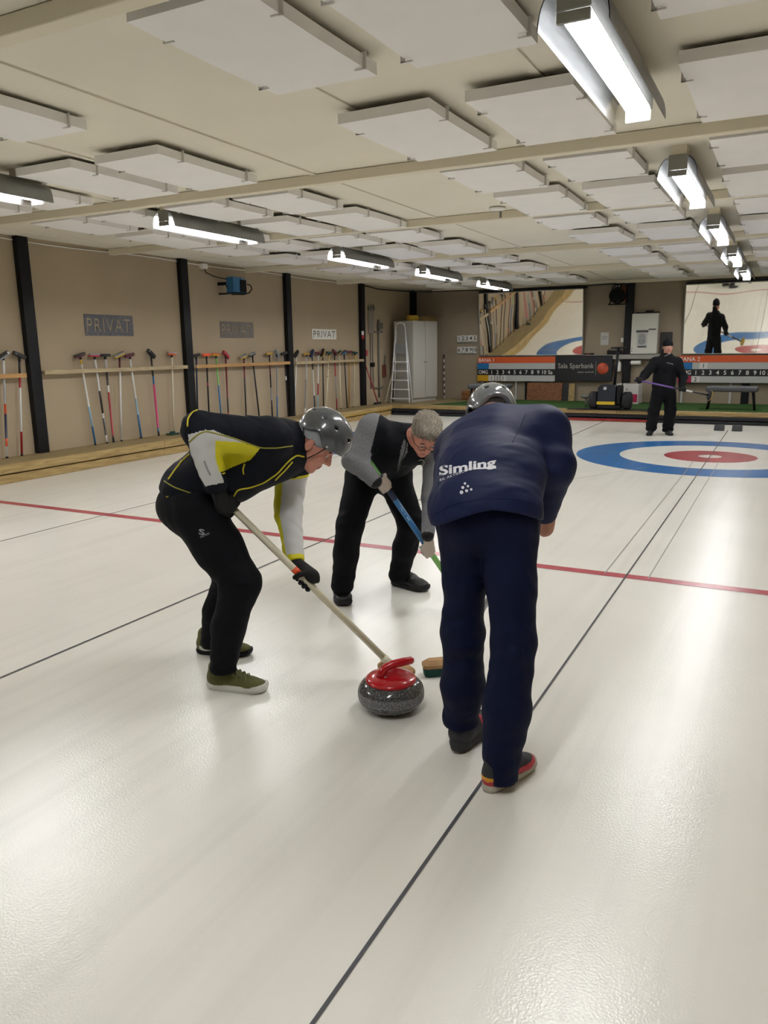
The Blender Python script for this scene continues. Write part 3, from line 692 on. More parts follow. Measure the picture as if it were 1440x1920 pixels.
tilted('tilted_mirror', -6.14, -3.54, 1.335, 2.86, 'large tilted mirror above the scoreboard with the sponsor panel')
tilted('tilted_mirror', -1.28, 2.2, 1.335, 2.84, 'large tilted mirror reflecting the man in black')

M_ORANGE = mat('board_orange', 'd0541c', 0.5); M_LIGHT = mat('board_grey', 'b9bab8', 0.5); M_DARK = mat('board_black', '0f1013', 0.5)
M_BB = mat('board_blue', '0f6aa8', 0.5); M_YY = mat('board_yellow', 'c79a10', 0.5); M_RR = mat('board_red', 'a01440', 0.5); M_WHITE = mat('letter_white', 'e4e2dc', 0.6); M_INK = mat('letter_black', '15161a', 0.6)
def scoreboard(x0, x1, title, low_mat, label, plates, numx, step, rest=0.0):
    y = YB-0.14; z0, z1 = 0.70, 1.30
    o = thing('scoreboard', label, 'scoreboard', ((x0+x1)/2, y, z0))
    MB().box((x0, y+0.002, z0), (x1, YB-0.06, z1), bev=0.004).build('board', M_LIGHT, o)
    h = (z1-z0)/4
    MB().box((x0, y-0.004, z1-h), (x1, y+0.001, z1)).build('title_strip', M_ORANGE, o)
    MB().box((x0, y-0.004, z0+h), (x1, y+0.001, z0+2*h)).build('number_strip', M_DARK, o)
    MB().box((x0, y-0.004, z0+2*h), (x0+0.30, y+0.001, z1-h)).build('team_colour', M_BB, o)
    MB().box((x0, y-0.004, z0), (x0+0.30, y+0.001, z0+h)).build('team_colour', low_mat, o)
    R, U = (1, 0, 0), (0, 0, 1)
    text_on(MB(), title, (x0+0.03, y-0.006, z1-h+0.03), R, U, height=h-0.06, bold=0.012).build('lettering', M_WHITE, o)
    text_on(MB(), 'OMG', (x0+0.03, y-0.006, z0+h+0.03), R, U, width=0.25, height=h-0.055, bold=0.012).build('lettering', M_WHITE, o)
    for k in range(11):
        text_on(MB(), (str(k+1) if k < 10 else 'Sa'), (x0+numx+step*k, y-0.006, z0+1.5*h), R, U, height=h-0.055, bold=0.012, center=True).build('numeral', M_WHITE, o)
    for t, col, row in plates:
        zc = z0+(0.5 if row == 0 else 2.5)*h; xc = x0+numx+step*col
        pl = MB().box((xc-0.085, y-0.012, zc-h*0.46), (xc+0.085, y-0.002, zc+h*0.46)).build('score_plate', mat('plate_white', 'd9d8d3', 0.5), o)
        text_on(MB(), t, (xc, y-0.014, zc), R, U, height=h-0.06, bold=0.012, center=True).build('digit', M_INK, pl)
    for x in (x0+0.1, (x0+x1)/2, x1-0.1): MB().box((x-0.02, YB-0.06, DZ+0.01), (x+0.02, YB-0.03, z0+0.1)).build('post', M_LIGHT, o)
    return o
scoreboard(-6.17, -4.165, 'BANA 1', M_YY, 'BANA 1 scoreboard with blue and yellow team squares', [('1', 0, 0), ('3', 1, 0), ('1', 2, 0)], 0.385, 0.1505)
scoreboard(-1.34, 0.90, 'BANA 2', M_RR, 'BANA 2 scoreboard with blue and red team squares behind the man in black', [('1', 1, 1), ('2', 0, 0)], 0.385, 0.1505)
# bank panel
bp_ = thing('sponsor_panel', 'black sponsor panel with pale lettering and an orange ball', 'panel', (-3.5, YB-0.15, 0.72))
MB().box((-4.16, YB-0.15, 0.715), (-2.80, YB-0.06, 1.315), bev=0.004).build('board', mat('panel_black', '0f1018', 0.35), bp_)
ML_ = mat('letter_cream', 'b9b7ae', 0.6); text_on(MB(), 'Sala Sparbank', (-4.09, YB-0.152, 0.985), (1, 0, 0), (0, 0, 1), width=0.86, height=0.155).build('lettering', ML_, bp_)
text_on(MB(), 'skapar samkraft', (-3.61, YB-0.152, 0.905), (1, 0, 0), (0, 0, 1), width=0.38, height=0.045).build('tagline', ML_, bp_); MB().box((-3.185, YB-0.1525, 0.86), (-3.18, YB-0.151, 1.18)).build('divider', ML_, bp_)
MB().lathe([(0.0, 0.004), (0.135, 0.003), (0.135, 0.0)], 32, 0, frame((-3.02, YB-0.151, 1.015), (1, 0, 0), (0, 0, 1), (0, -1, 0))).build('ball_emblem', mat('emblem_orange', 'c8563a', 0.5, var=0.35, vscale=7), bp_)

# number holders left of the mirror
for k, (row, z) in enumerate(((['1', '2', '3', '4', '5'], 1.68), (['6', '7', '8', '9', '10'], 1.395))):
    o = thing('number_rack', ('upper rack of loose white number plates, one to five', 'lower rack of loose white number plates, six to ten')[k], 'rack', (-6.5, YB-0.03, z))
    MB().box((-6.78, YB-0.03, z-0.02), (-6.24, YB-0.003, z+0.01)).build('ledge', M_STEEL, o)
    for i, t in enumerate(row):
        xc = -6.73+0.108*i; dz = 0.006*(i % 2)
        pl = MB().box((xc-0.05, YB-0.022-0.004*(i % 2), z+0.011+dz), (xc+0.05, YB-0.016-0.004*(i % 2), z+0.165+dz)).build('number_plate', mat('plate_white', 'd9d8d3', 0.5), o)
        text_on(MB(), t, (xc, YB-0.028, z+0.09+dz), (1, 0, 0), (0, 0, 1), height=0.10, bold=0.012, center=True).build('digit', M_INK, pl)
# round black fan on a wooden board by the ceiling
fan = thing('wall_fan', 'round black fan in a tube frame below the ceiling', 'fan', (-2.75, YB-0.2, 2.45))
MB().box((-2.70, YB-0.05, 2.52), (-2.585, YB-0.004, 2.90)).build('backing_board', wood('ply_brown', '8a5a38', '6e4628', (3, 3, 3), 0.7, knots=False), fan)
Mx = frame((-2.74, YB-0.30, 2.66), (1, 0, 0), (0, 0.17, 0.985), (0, -0.985, 0.17))
MB().lathe([(0.10, -0.16), (0.17, -0.10), (0.175, 0.03), (0.165, 0.045), (0.155, 0.03)], 28, 0, Mx).build('drum', M_BLACK, fan)
mb = MB()
for r in (0.03, 0.06, 0.09, 0.12, 0.15):
    mb.tube([np.array(Mx @ Vector((r*math.cos(a), r*math.sin(a), 0.035))) for a in np.linspace(0, 2*math.pi, 25)], 0.003, n=5, caps=False)
for a in np.linspace(0, math.pi, 5)[:-1]: mb.cyl(np.array(Mx @ Vector((0.16*math.cos(a), 0.16*math.sin(a), 0.036))), np.array(Mx @ Vector((-0.16*math.cos(a), -0.16*math.sin(a), 0.036))), 0.003, n=5)
mb.build('grille', M_BLACK, fan)
mb = MB()
for k in range(5):
    a = 2*math.pi*k/5; P_ = [(0.02*math.cos(a), 0.02*math.sin(a), -0.01), (0.14*math.cos(a-.3), 0.14*math.sin(a-.3), -0.02), (0.15*math.cos(a+.35), 0.15*math.sin(a+.35), 0.01), (0.03*math.cos(a+1), 0.03*math.sin(a+1), 0.0)]
    mb.add([np.array(Mx @ Vector(p)) for p in P_], [(0, 1, 2, 3)])
mb.build('blades', mat('fan_blade', '2a2b2e', 0.5), fan)
MB().tube([(-2.92, YB-0.30, 2.47), (-2.56, YB-0.30, 2.47), (-2.54, YB-0.12, 2.50), (-2.56, YB-0.1, 2.90), (-2.62, YB-0.12, 2.93), (-2.82, YB-0.12, 2.93), (-2.88, YB-0.12, 2.88), (-2.90, YB-0.25, 2.5), (-2.92, YB-0.30, 2.47)], 0.014, n=8).build('tube_frame', M_BLACK, fan)
MB().box((-2.83, YB-0.20, 2.84), (-2.68, YB-0.10, 2.92), bev=0.006).cyl((-2.79, YB-0.20, 2.88), (-2.79, YB-0.215, 2.88), 0.018, n=10, mi=1).cyl((-2.72, YB-0.20, 2.88), (-2.72, YB-0.215, 2.88), 0.018, n=10, mi=1).build('control_box', [M_BLACK, cm('silver')], fan)
# white wall cabinet with a print on its door
wc = thing('wall_cabinet', 'white wall cabinet with a printed picture taped to its door', 'cabinet', (-2.1, YB-0.2, 1.34))
MB().box((-2.40, YB-0.18, 1.345), (-1.82, YB-0.004, 2.255), bev=0.004).build('carcass', M_CAB, wc)
dr = MB().box((-2.398, YB-0.20, 1.35), (-1.822, YB-0.182, 2.25), bev=0.004).build('door', mat('door_white', 'd2d0c6', 0.5), wc)
mb = MB().box((-2.27, YB-0.203, 1.50), (-2.04, YB-0.2, 1.86), 0); mb.box((-2.29, YB-0.206, 1.83), (-2.02, YB-0.2035, 1.88), 1); mb.box((-2.24, YB-0.206, 1.49), (-2.05, YB-0.2035, 1.53), 1); mb.box((-2.23, YB-0.2045, 1.56), (-2.08, YB-0.2035, 1.80), 2)
mb.box((-2.02, YB-0.204, 1.88), (-1.86, YB-0.2, 1.91), 1)
mb.build('print', [mat('print_grey', 'bdbdb8', 0.7), mat('print_dark', '55565a', 0.7), mat('print_mid', '9b9c9c', 0.7, var=0.3, vscale=12)], dr)
for zk in (1.47, 1.41): MB().cyl((-2.37, YB-0.2, zk), (-2.37, YB-0.22, zk), 0.014, n=10).build('knob', M_STEEL, dr)
it = thing('black_rail', 'black curtain rod lying on top of the wall cabinet', 'rod', (-2.1, YB-0.1, 2.26))
MB().box((-2.33, YB-0.14, 2.257), (-1.82, YB-0.06, 2.285)).box((-2.12, YB-0.12, 2.285), (-1.95, YB-0.08, 2.32)).build('rod', M_BLACK, it)
o = MB().box((-1.78, YB-0.03, 1.36), (-1.52, YB-0.004, 1.83), bev=0.004).build('dark_notice', mat('dark_print', '2c2a2a', 0.5), None, label='dark framed notice behind the head of the man in black', cat='notice')
o = MB().box((-3.13, YB-0.008, 1.56), (-2.94, YB-0.003, 1.85)).build('paper_notice', mat('paper', 'b9b6b0', 0.8, var=0.05, vscale=20), None, label='white paper notice pinned left of the pillar', cat='notice')
MB().box((-3.10, YB-0.0095, 1.74), (-2.98, YB-0.0085, 1.75)).box((-3.10, YB-0.0095, 1.70), (-2.97, YB-0.0085, 1.71)).build('print_lines', mat('print_dark', '55565a', 0.7), o)
o = MB().box((-2.66, YB-0.02, 1.62), (-2.60, YB-0.003, 1.72), bev=0.004).build('light_switch', M_CAP, None, label='small white switch beside the pillar', cat='switch')
# shelf between scoreboards
sh = MB().box((-3.50, YB-0.20, 1.318), (-1.75, YB-0.12, 1.335), bev=0.003).build('shelf', mat('shelf_grey', '9b9890', 0.6), None, label='narrow grey shelf below the wall cabinet', cat='shelf')
MB().box((-2.79, YB-0.2, 1.235), (-1.75, YB-0.115, 1.317)).build('wall_plank', mat('shelf_grey', '9b9890', 0.6), None, label='grey plank fixed under the shelf right of the sponsor panel', cat='plank')
for x in (-2.25, -1.85): MB().box((x-0.015, YB-0.114, 1.322), (x+0.015, YB-0.004, 1.335)).build('bracket', M_STEEL, sh)
o = thing('radio', 'small black radio standing on the shelf by the pillar', 'radio', (-2.72, YB-0.16, 1.33))
MB().box((-2.93, YB-0.20, 1.336), (-2.60, YB-0.12, 1.44), bev=0.008).build('case', M_BLACK, o); MB().tube([(-2.90, YB-0.16, 1.44), (-2.90, YB-0.16, 1.465), (-2.63, YB-0.16, 1.465), (-2.63, YB-0.16, 1.44)], 0.006, n=6).build('handle', M_BLACK, o)
o = thing('speaker_box', 'small black and red box on the shelf right of the mirror', 'box', (-3.38, YB-0.16, 1.336))
MB().box((-3.46, YB-0.19, 1.336), (-3.24, YB-0.13, 1.375), bev=0.004).build('case', M_BLACK, o); MB().box((-3.41, YB-0.193, 1.343), (-3.34, YB-0.1905, 1.362)).build('red_panel', cm('red'), o)
o = thing('paper_roll', 'white paper towel roll mounted below the shelf', 'paper roll', (-2.3, YB-0.15, 1.17))
MB().cyl((-2.38, YB-0.14, 1.15), (-2.16, YB-0.14, 1.15), 0.048, n=18).build('roll', M_CAP, o); MB().cyl((-2.41, YB-0.14, 1.15), (-2.13, YB-0.14, 1.15), 0.012, n=8).box((-2.41, YB-0.15, 1.14), (-2.40, YB-0.004, 1.17)).box((-2.14, YB-0.15, 1.14), (-2.13, YB-0.004, 1.17)).build('holder', M_STEEL, o)
o = MB().lathe([(0.0, 0.0), (0.07, 0.0), (0.075, 0.05), (0.07, 0.2), (0.03, 0.27), (0.0, 0.28)], 16, 0, T(-2.68, YB-0.09, 0.94)).build('soap_dispenser', M_CAP, None, label='white rounded dispenser on the wall behind the ice machine handle', cat='dispenser')
# plywood sheets
for k, (x0, x1, yo, zt_, m, lab) in enumerate(((-4.86, -3.98, 0.10, 0.66, 'ply_brown', 'brown plywood sheet leaning below the scoreboard'), (-4.0, -3.80, 0.06, 0.655, 'panel_black', 'black board leaning behind the plywood sheet'), (-3.82, -3.68, 0.09, 0.645, 'pine_board', 'narrow pale board at the end of the leaning sheets'))):
    Mt = T(0, YB-yo-0.05, DZ+0.01) @ Matrix.Rotation(-0.10, 4, 'X')
    MB().box((x0, 0, 0), (x1, 0.015, zt_-DZ), M=Mt, bev=0.002).build('board_sheet', MATS[m], None, label=lab, cat='board', group='boards leaning below the scoreboard')
# white storage drawer box with a red label
o = thing('storage_box', 'white drawer box with a crimson label behind the ice machine', 'box', (-2.3, YB-0.6, DZ))
MB().box((-2.60, YB-0.75, DZ+0.008), (-2.08, YB-0.2, 0.40), bev=0.006).build('lower_box', mat('box_white', 'c9c7c2', 0.5), o)
MB().box((-2.60, YB-0.75, 0.405), (-2.08, YB-0.2, 0.68), bev=0.006).build('drawer', mat('box_white', 'c9c7c2', 0.5), o)
MB().box((-2.32, YB-0.755, 0.28), (-2.10, YB-0.751, 0.46)).build('red_label', M_RR, o); MB().cyl((-2.34, YB-0.751, 0.57), (-2.34, YB-0.775, 0.57), 0.02, n=10).build('knob', M_STEEL, o)
# benches
def bench(x0, x1, y, label):
    o = thing('bench', label, 'bench', ((x0+x1)/2, y, DZ), 'grey padded benches on the deck')
    MB().box((x0, y-0.18, 0.60), (x1, y+0.18, 0.71), bev=0.03).build('seat', mat('bench_fabric', '55565a', 0.85, var=0.1, vscale=30), o)
    for sx in (0, 1):
        for sy in (-1, 1):
            xt = x0+0.10 if sx == 0 else x1-0.10; xb = x0+0.05 if sx == 0 else x1-0.05
            MB().cyl((xb, y+sy*0.15, DZ+0.009), (xt, y+sy*0.11, 0.61), 0.018, 0.026, n=8).build('leg', M_BLACK, o)
    return o
bench(-0.58, 0.40, YE+0.75, 'grey padded bench below the BANA 2 scoreboard')
bench(-5.75, -4.75, YE+0.75, 'grey padded bench half hidden behind the blue jacketed helmet')
o = thing('wooden_crate', 'orange brown wooden crate behind the half hidden bench', 'crate', (-6.2, 7.0, DZ))
MB().box((-6.48, 6.86, DZ+0.01), (-5.55, 7.15, 0.46), bev=0.006).build('crate_body', mat('crate_wood', '8a5c30', 0.7, var=0.15, vscale=6), o)
for z in (0.30, 0.38): MB().box((-6.49, 6.845, z), (-5.54, 6.858, z+0.02)).build('slat', MATS['crate_wood'], o)
# ice machine: black drive unit with wheels and a tall handle
im = thing('ice_machine', 'black two-wheeled ice scraping machine with a tall handle on the deck edge', 'machine', (-2.4, YE+0.12, 0.245))
M_NAVY = mat('machine_navy', '141a28', 0.4)
y0 = YE-0.01
MB().prism([(-2.60, 0.36), (-2.60, 0.69), (-2.54, 0.75), (-2.28, 0.75), (-2.24, 0.70), (-2.24, 0.36)], y0-0.05, y0+0.25, 1).build('housing', M_NAVY, im)
MB().box((-2.235, y0-0.02, 0.35), (-2.13, y0+0.25, 0.74), bev=0.02).build('battery_box', M_BLACK, im)
MB().box((-2.61, y0-0.075, 0.345), (-2.24, y0-0.045, 0.41), bev=0.006).build('yellow_bar', mat('machine_yellow', 'c9a91c', 0.5), im)
for xw in (-2.705, -2.02):
    Mw = frame((xw, y0+0.1, 0.43), (0, 1, 0), (0, 0, 1), (1, 0, 0))
    w = MB().lathe([(0.06, -0.08), (0.15, -0.085), (0.178, -0.06), (0.18, 0.06), (0.15, 0.085), (0.06, 0.08)], 28, 0, Mw).build('wheel', M_RUBBER, im)
    MB().lathe([(0.0, -0.07), (0.06, -0.07), (0.06, 0.07), (0.0, 0.07)], 16, 0, Mw).build('hub', M_STEEL, w)
MB().cyl((-2.7, y0+0.1, 0.43), (-2.02, y0+0.1, 0.43), 0.03, n=10).build('axle', M_BLACK, im)
MB().box((-2.60, y0-0.06, 0.262), (-2.13, y0+0.26, 0.345), bev=0.01).build('underframe', M_BLACK, im)
MB().tube([(-2.30, y0+0.12, 0.74), (-2.27, y0+0.2, 1.5)], 0.030, n=10).build('handle_post', M_BLACK, im)
MB().cyl((-2.42, y0+0.2, 1.5), (-2.12, y0+0.2, 1.5), 0.016, n=8).build('handle_bar', M_BLACK, im)
MB().cyl((-2.45, y0-0.05, 0.68), (-2.45, y0-0.075, 0.68), 0.034, n=16).build('gauge', cm('silver'), im)
MB().tube([(-2.15, y0+0.2, 0.7), (-2.14, y0+0.2, 1.0), (-2.14, y0+0.21, 1.12)], 0.01, n=6).build('lever', M_BLACK, im)
MB().lathe([(0.0, 0.0), (0.10, 0.02), (0.13, 0.07), (0.12, 0.075), (0.09, 0.03), (0.0, 0.01)], 20, 0, T(-2.98, y0+0.6, 0.42)).cyl((-2.98, y0+0.6, 0.25), (-2.98, y0+0.6, 0.43), 0.02, n=8).build('basin_stand', M_STEEL, None, label='small grey bowl on a stand beside the ice machine', cat='bowl')
# hacks
for k, (x0, lab) in enumerate(((-0.15, 'black rubber foothold on the ice, left of the pair'), (0.15, 'black rubber foothold on the ice, right of the pair'))):
    o = thing('curling_hack', lab, 'foothold', (x0, 3.62, 0), 'rubber footholds behind the rings')
    MB().prism([(3.56, 0.003), (3.74, 0.003), (3.74, 0.085), (3.70, 0.095), (3.58, 0.02)], x0-0.085, x0+0.085, 0).build('block', M_RUBBER, o)
    MB().box((x0-0.075, 3.575, 0.0035), (x0+0.075, 3.6, 0.028), bev=0.004).build('lip', mat('hack_grey', '2c2d30', 0.7), o)
# curling stone in front of the sweepers
SX, SY = -0.565, -8.86
st = thing('curling_stone', 'grey granite curling stone with a red handle in front of the brushes', 'curling stone', (SX, SY, 0))
M_GRAN = bpy.data.materials.new('granite'); M_GRAN.use_nodes = True
def granite(m, band):
    nt = m.node_tree; b = nt.nodes['Principled BSDF']; b.inputs['Roughness'].default_value = 0.55 if band else 0.12
    tc = nt.nodes.new('ShaderNodeTexCoord'); v = nt.nodes.new('ShaderNodeTexVoronoi'); v.inputs['Scale'].default_value = 300; v.inputs['Randomness'].default_value = 1
    nt.links.new(tc.outputs['Object'], v.inputs['Vector'])
    r = nt.nodes.new('ShaderNodeValToRGB'); r.color_ramp.elements[0].color = srgb('2a2a2b'); r.color_ramp.elements[1].color = srgb('8f8f8d' if not band else '9b9b9b')
    r.color_ramp.elements[0].position = 0.1; r.color_ramp.elements[1].position = 0.95
    e = r.color_ramp.elements.new(0.6); e.color = srgb('4c4c4b' if not band else '77777a')
    nt.links.new(v.outputs['Color'], r.inputs[0]); nt.links.new(r.outputs[0], b.inputs['Base Color'])
granite(M_GRAN, False)
M_GRANB = bpy.data.materials.new('granite_band'); M_GRANB.use_nodes = True; granite(M_GRANB, True)
R_ = 0.146
prof = [(0.062, 0.0), (0.075, 0.001), (0.10, 0.010), (0.124, 0.024), (0.138, 0.040), (0.1445, 0.055), (R_, 0.064), (R_, 0.084), (0.1445, 0.094), (0.139, 0.107), (0.128, 0.121), (0.112, 0.131), (0.095, 0.136), (0.0, 0.137)]
mis = [0]*len(prof)
for i in (5, 6, 7): mis[i] = 1
MB().lathe(prof, 64, 0, T(SX, SY, 0.0015), mis=mis).build('stone_body', [M_GRAN, M_GRANB], st)
M_RP = mat('handle_red', 'b3141f', 0.22, coat=0.4)
zh = 0.137
hb_ = MB().lathe([(0.112, zh-0.006), (0.112, zh+0.002), (0.104, zh+0.010), (0.07, zh+0.020), (0.03, zh+0.024), (0.0, zh+0.025)], 48, 0, T(SX, SY, 0.0015)).build('handle_plate', M_RP, st)
hd = unit(RH*0.97+FH*0.25)
c0 = np.array([SX, SY, 0.0])-hd*0.045-FH*0.01
MB().tube([c0+UP*(zh+0.012), c0+UP*(zh+0.038)+hd*0.004, c0+UP*(zh+0.060)+hd*0.022, c0+UP*(zh+0.071)+hd*0.05, c0+UP*(zh+0.077)+hd*0.10, c0+UP*(zh+0.080)+hd*0.140, c0+UP*(zh+0.081)+hd*0.150], [0.023, 0.020, 0.019, 0.0185, 0.018, 0.0165, 0.008], n=14, ref=(0, 0, 1)).build('handle_grip', M_RP, hb_)
MB().cyl(c0+UP*(zh+0.022)-FH*0.02+hd*0.02, c0+UP*(zh+0.026)-FH*0.02+hd*0.02, 0.004, n=8).build('rivet', cm('silver'), hb_)
# ================================================================== people: soft shapes grown from distance fields
def rcone(a, b, ra, rb=None):
    a, b = np.asarray(a, float), np.asarray(b, float); rb = ra if rb is None else rb; ab = b-a; L2 = ab @ ab+1e-12
    def f(p):
        t = np.clip(((p-a) @ ab)/L2, 0, 1); return np.linalg.norm(p-a-t[:, None]*ab, axis=1)-(ra+(rb-ra)*t)
    return f
def ecap(a, b, r0, r1, side):
    """limb or trunk with an oval section: r = (half width along side, half thickness)"""
    a, b = np.asarray(a, float), np.asarray(b, float); ab = b-a; L = np.linalg.norm(ab); w = ab/L
    u = np.asarray(side, float); u = unit(u-w*(u @ w)); v = np.cross(w, u)
    def f(p):
        q = p-a; tz = q @ w; t = np.clip(tz/L, 0, 1); ru = r0[0]+(r1[0]-r0[0])*t; rv = r0[1]+(r1[1]-r0[1])*t; re = (ru+rv)*0.5
        x, y, z = (q @ u), (q @ v), tz-t*L
        k0 = np.sqrt((x/ru)**2+(y/rv)**2+(z/re)**2); k1 = np.sqrt((x/ru**2)**2+(y/rv**2)**2+(z/re**2)**2)+1e-9
        return np.where(k0 < 1e-4, -np.minimum(ru, rv), k0*(k0-1)/k1)
    return f
def ell(c, r, F=None):
    c = np.asarray(c, float); r = np.asarray(r, float); r = np.full(3, r) if r.ndim == 0 else r
    A = np.eye(3) if F is None else np.asarray(F, float)     # rows are the axes
    def f(p):
        q = (p-c) @ A.T; k0 = np.linalg.norm(q/r, axis=1); k1 = np.linalg.norm(q/r**2, axis=1)+1e-9
        return np.where(k0 < 1e-4, -r.min(), k0*(k0-1)/k1)
    return f
def half(o, n):
    o = np.asarray(o, float); n = unit(n)
    return lambda p: (p-o) @ n
def smin(a, b, k):
    if k <= 0: return np.minimum(a, b)
    h = np.maximum(k-np.abs(a-b), 0)/k; return np.minimum(a, b)-h*h*k*0.25
def smax(a, b, k): return -smin(-a, -b, k)
class Field:
    """ops in order: ('+', f, k) join, ('-', f, k) carve, ('&', f, k) keep inside, ('~', f, 0) displace"""
    def __init__(self): self.ops = []; self.pts = []
    def add(self, f, k=0.02): self.ops.append(('+', f, k)); return self
    def sub(self, f, k=0.01): self.ops.append(('-', f, k)); return self
    def cut(self, f, k=0.006): self.ops.append(('&', f, k)); return self
    def wob(self, f): self.ops.append(('~', f, 0)); return self
    def __call__(self, p):
        d = np.full(len(p), 1e3)
        for op, f, k in self.ops:
            if op == '+': d = smin(d, f(p), k)
            elif op == '-': d = smax(d, -f(p), k)
            elif op == '&': d = smax(d, f(p), k)
            else: d = d+f(p)
        return d
def _near(self, p):
    """as __call__, leaving out the shapes too far from this small block to matter"""
    lo, hi = p.min(0), p.max(0); c = (lo+hi)[None]/2; R = np.linalg.norm(hi-lo)/2
    ops = []; dmin = 1e3
    for op, f, k in self.ops:
        v = float(f(c)[0]) if op in '+-' else 0.0
        ops.append((op, f, k, v))
        if op == '+': dmin = min(dmin, v)
    d = np.full(len(p), 1e3)
    for op, f, k, v in ops:
        if op == '+':
            if v > dmin+2.6*R+k+0.01: continue
            d = smin(d, f(p), k)
        elif op == '-':
            if v > 1.6*R+k+0.01: continue
            d = smax(d, -f(p), k)
        elif op == '&': d = smax(d, f(p), k)
        else:
            z = getattr(f, 'zone', None)
            if z is not None and np.linalg.norm(c[0]-z[0]) > R+2.4*z[1]: continue
            d = d+f(p)
    return d
Field.near = _near
def grow(field, lo, hi, h, name, mats, slot=None, parent=None, smooth_iter=1, **kw):
    lo = np.asarray(lo, float); hi = np.asarray(hi, float); C = 4
    nc = np.ceil((hi-lo)/(h*C)).astype(int); nf = nc*C+1
    # coarse pass
    cc = np.stack(np.meshgrid(*[lo[i]+(np.arange(nc[i])+0.5)*h*C for i in range(3)], indexing='ij'), -1).reshape(-1, 3)
    sc = field(cc).reshape(nc); act = np.abs(sc) < h*C*1.9
    S = np.repeat(np.repeat(np.repeat(sc, C, 0), C, 1), C, 2)
    S = np.pad(S, ((0, 1),)*3, mode='edge').astype(np.float32)
    m = np.zeros(nf, bool)
    A = np.repeat(np.repeat(np.repeat(act, C, 0), C, 1), C, 2)
    m[:-1, :-1, :-1] |= A; m[1:, 1:, 1:] |= A; m[1:, :-1, :-1] |= A; m[:-1, 1:, :-1] |= A; m[:-1, :-1, 1:] |= A; m[1:, 1:, :-1] |= A; m[1:, :-1, 1:] |= A; m[:-1, 1:, 1:] |= A
    idx = np.argwhere(m)
    B_ = max(8, int(round(0.07/h))); key = (idx // B_); nb = nf // B_+1
    key = (key[:, 0]*nb[1]+key[:, 1])*nb[2]+key[:, 2]; order = np.argsort(key, kind='stable'); idx = idx[order]; key = key[order]
    cuts = np.flatnonzero(np.diff(key))+1; vals = np.empty(len(idx), np.float32)
    for a_, b_ in zip(np.r_[0, cuts], np.r_[cuts, len(idx)]):
        vals[a_:b_] = field.near(lo+idx[a_:b_]*h)
    S[tuple(idx.T)] = vals
    S[0] = S[-1] = 1; S[:, 0] = S[:, -1] = 1; S[:, :, 0] = S[:, :, -1] = 1
    ins = S < 0
    # surface nets
    cnt = np.zeros(np.array(ins.shape)-1, np.int8)
    for dx in (0, 1):
        for dy in (0, 1):
            for dz in (0, 1):
                cnt += ins[dx:ins.shape[0]-1+dx, dy:ins.shape[1]-1+dy, dz:ins.shape[2]-1+dz]
    cells = np.argwhere((cnt > 0) & (cnt < 8))
    vid = np.full(cnt.shape, -1, np.int32); vid[tuple(cells.T)] = np.arange(len(cells))
    acc = np.zeros((len(cells), 3)); num = np.zeros(len(cells))
    corners = [(dx, dy, dz) for dx in (0, 1) for dy in (0, 1) for dz in (0, 1)]
    cv = {c: S[cells[:, 0]+c[0], cells[:, 1]+c[1], cells[:, 2]+c[2]].astype(float) for c in corners}
    for c in corners:
        for ax in range(3):
            if c[ax]: continue
            e = list(c); e[ax] = 1; e = tuple(e); a, b = cv[c], cv[e]; x = (a < 0) != (b < 0)
            t = np.where(x, a/(a-b+1e-12), 0); P_ = np.array(c, float)[None].repeat(len(cells), 0); P_[:, ax] = t
            acc += np.where(x[:, None], P_, 0); num += x
    V = lo+(cells+acc/np.maximum(num, 1)[:, None])*h
    Q = []
    for ax in range(3):
        a1, a2 = [(1, 2), (2, 0), (0, 1)][ax]
        s0 = [slice(None)]*3; s1 = [slice(None)]*3; s0[ax] = slice(0, -1); s1[ax] = slice(1, None)
        ch = ins[tuple(s0)] != ins[tuple(s1)]; E = np.argwhere(ch)
        ok = (E[:, a1] > 0) & (E[:, a2] > 0) & (E[:, a1] < cnt.shape[a1]) & (E[:, a2] < cnt.shape[a2]); E = E[ok]
        flip = ins[tuple(s0)][tuple(E.T)]
        o1 = np.zeros(3, int); o1[a1] = 1; o2 = np.zeros(3, int); o2[a2] = 1
        q = np.stack([vid[tuple((E-o1-o2).T)], vid[tuple((E-o2).T)], vid[tuple(E.T)], vid[tuple((E-o1).T)]], 1)
        q[~flip] = q[~flip][:, ::-1]
        Q.append(q)
    Q = np.concatenate(Q)
    # a touch of smoothing
    for _ in range(smooth_iter):
        ac = np.zeros_like(V); n_ = np.zeros(len(V))
        for i in range(4):
            a, b = Q[:, i], Q[:, (i+1) % 4]
            np.add.at(ac, a, V[b]); np.add.at(n_, a, 1); np.add.at(ac, b, V[a]); np.add.at(n_, b, 1)
        V = 0.5*V+0.5*ac/np.maximum(n_, 1)[:, None]
    me = bpy.data.meshes.new(name); me.vertices.add(len(V)); me.vertices.foreach_set('co', V.astype(np.float32).ravel())
    me.loops.add(len(Q)*4); me.loops.foreach_set('vertex_index', Q.astype(np.int32).ravel())
    me.polygons.add(len(Q)); me.polygons.foreach_set('loop_start', np.arange(0, len(Q)*4, 4, dtype=np.int32)); me.polygons.foreach_set('loop_total', np.full(len(Q), 4, np.int32))
    mats = mats if isinstance(mats, (list, tuple)) else [mats]
    for mm in mats: me.materials.append(mm)
    if slot is not None:
        cen = V[Q].mean(1); nn = np.cross(V[Q[:, 2]]-V[Q[:, 0]], V[Q[:, 3]]-V[Q[:, 1]]); nn /= np.linalg.norm(nn, axis=1)[:, None]+1e-12
        me.polygons.foreach_set('material_index', slot(cen, nn).astype(np.int32))
    me.polygons.foreach_set('use_smooth', np.ones(len(Q), bool)); me.update(calc_edges=True); me.validate()
    return link(name, me, parent, **kw)
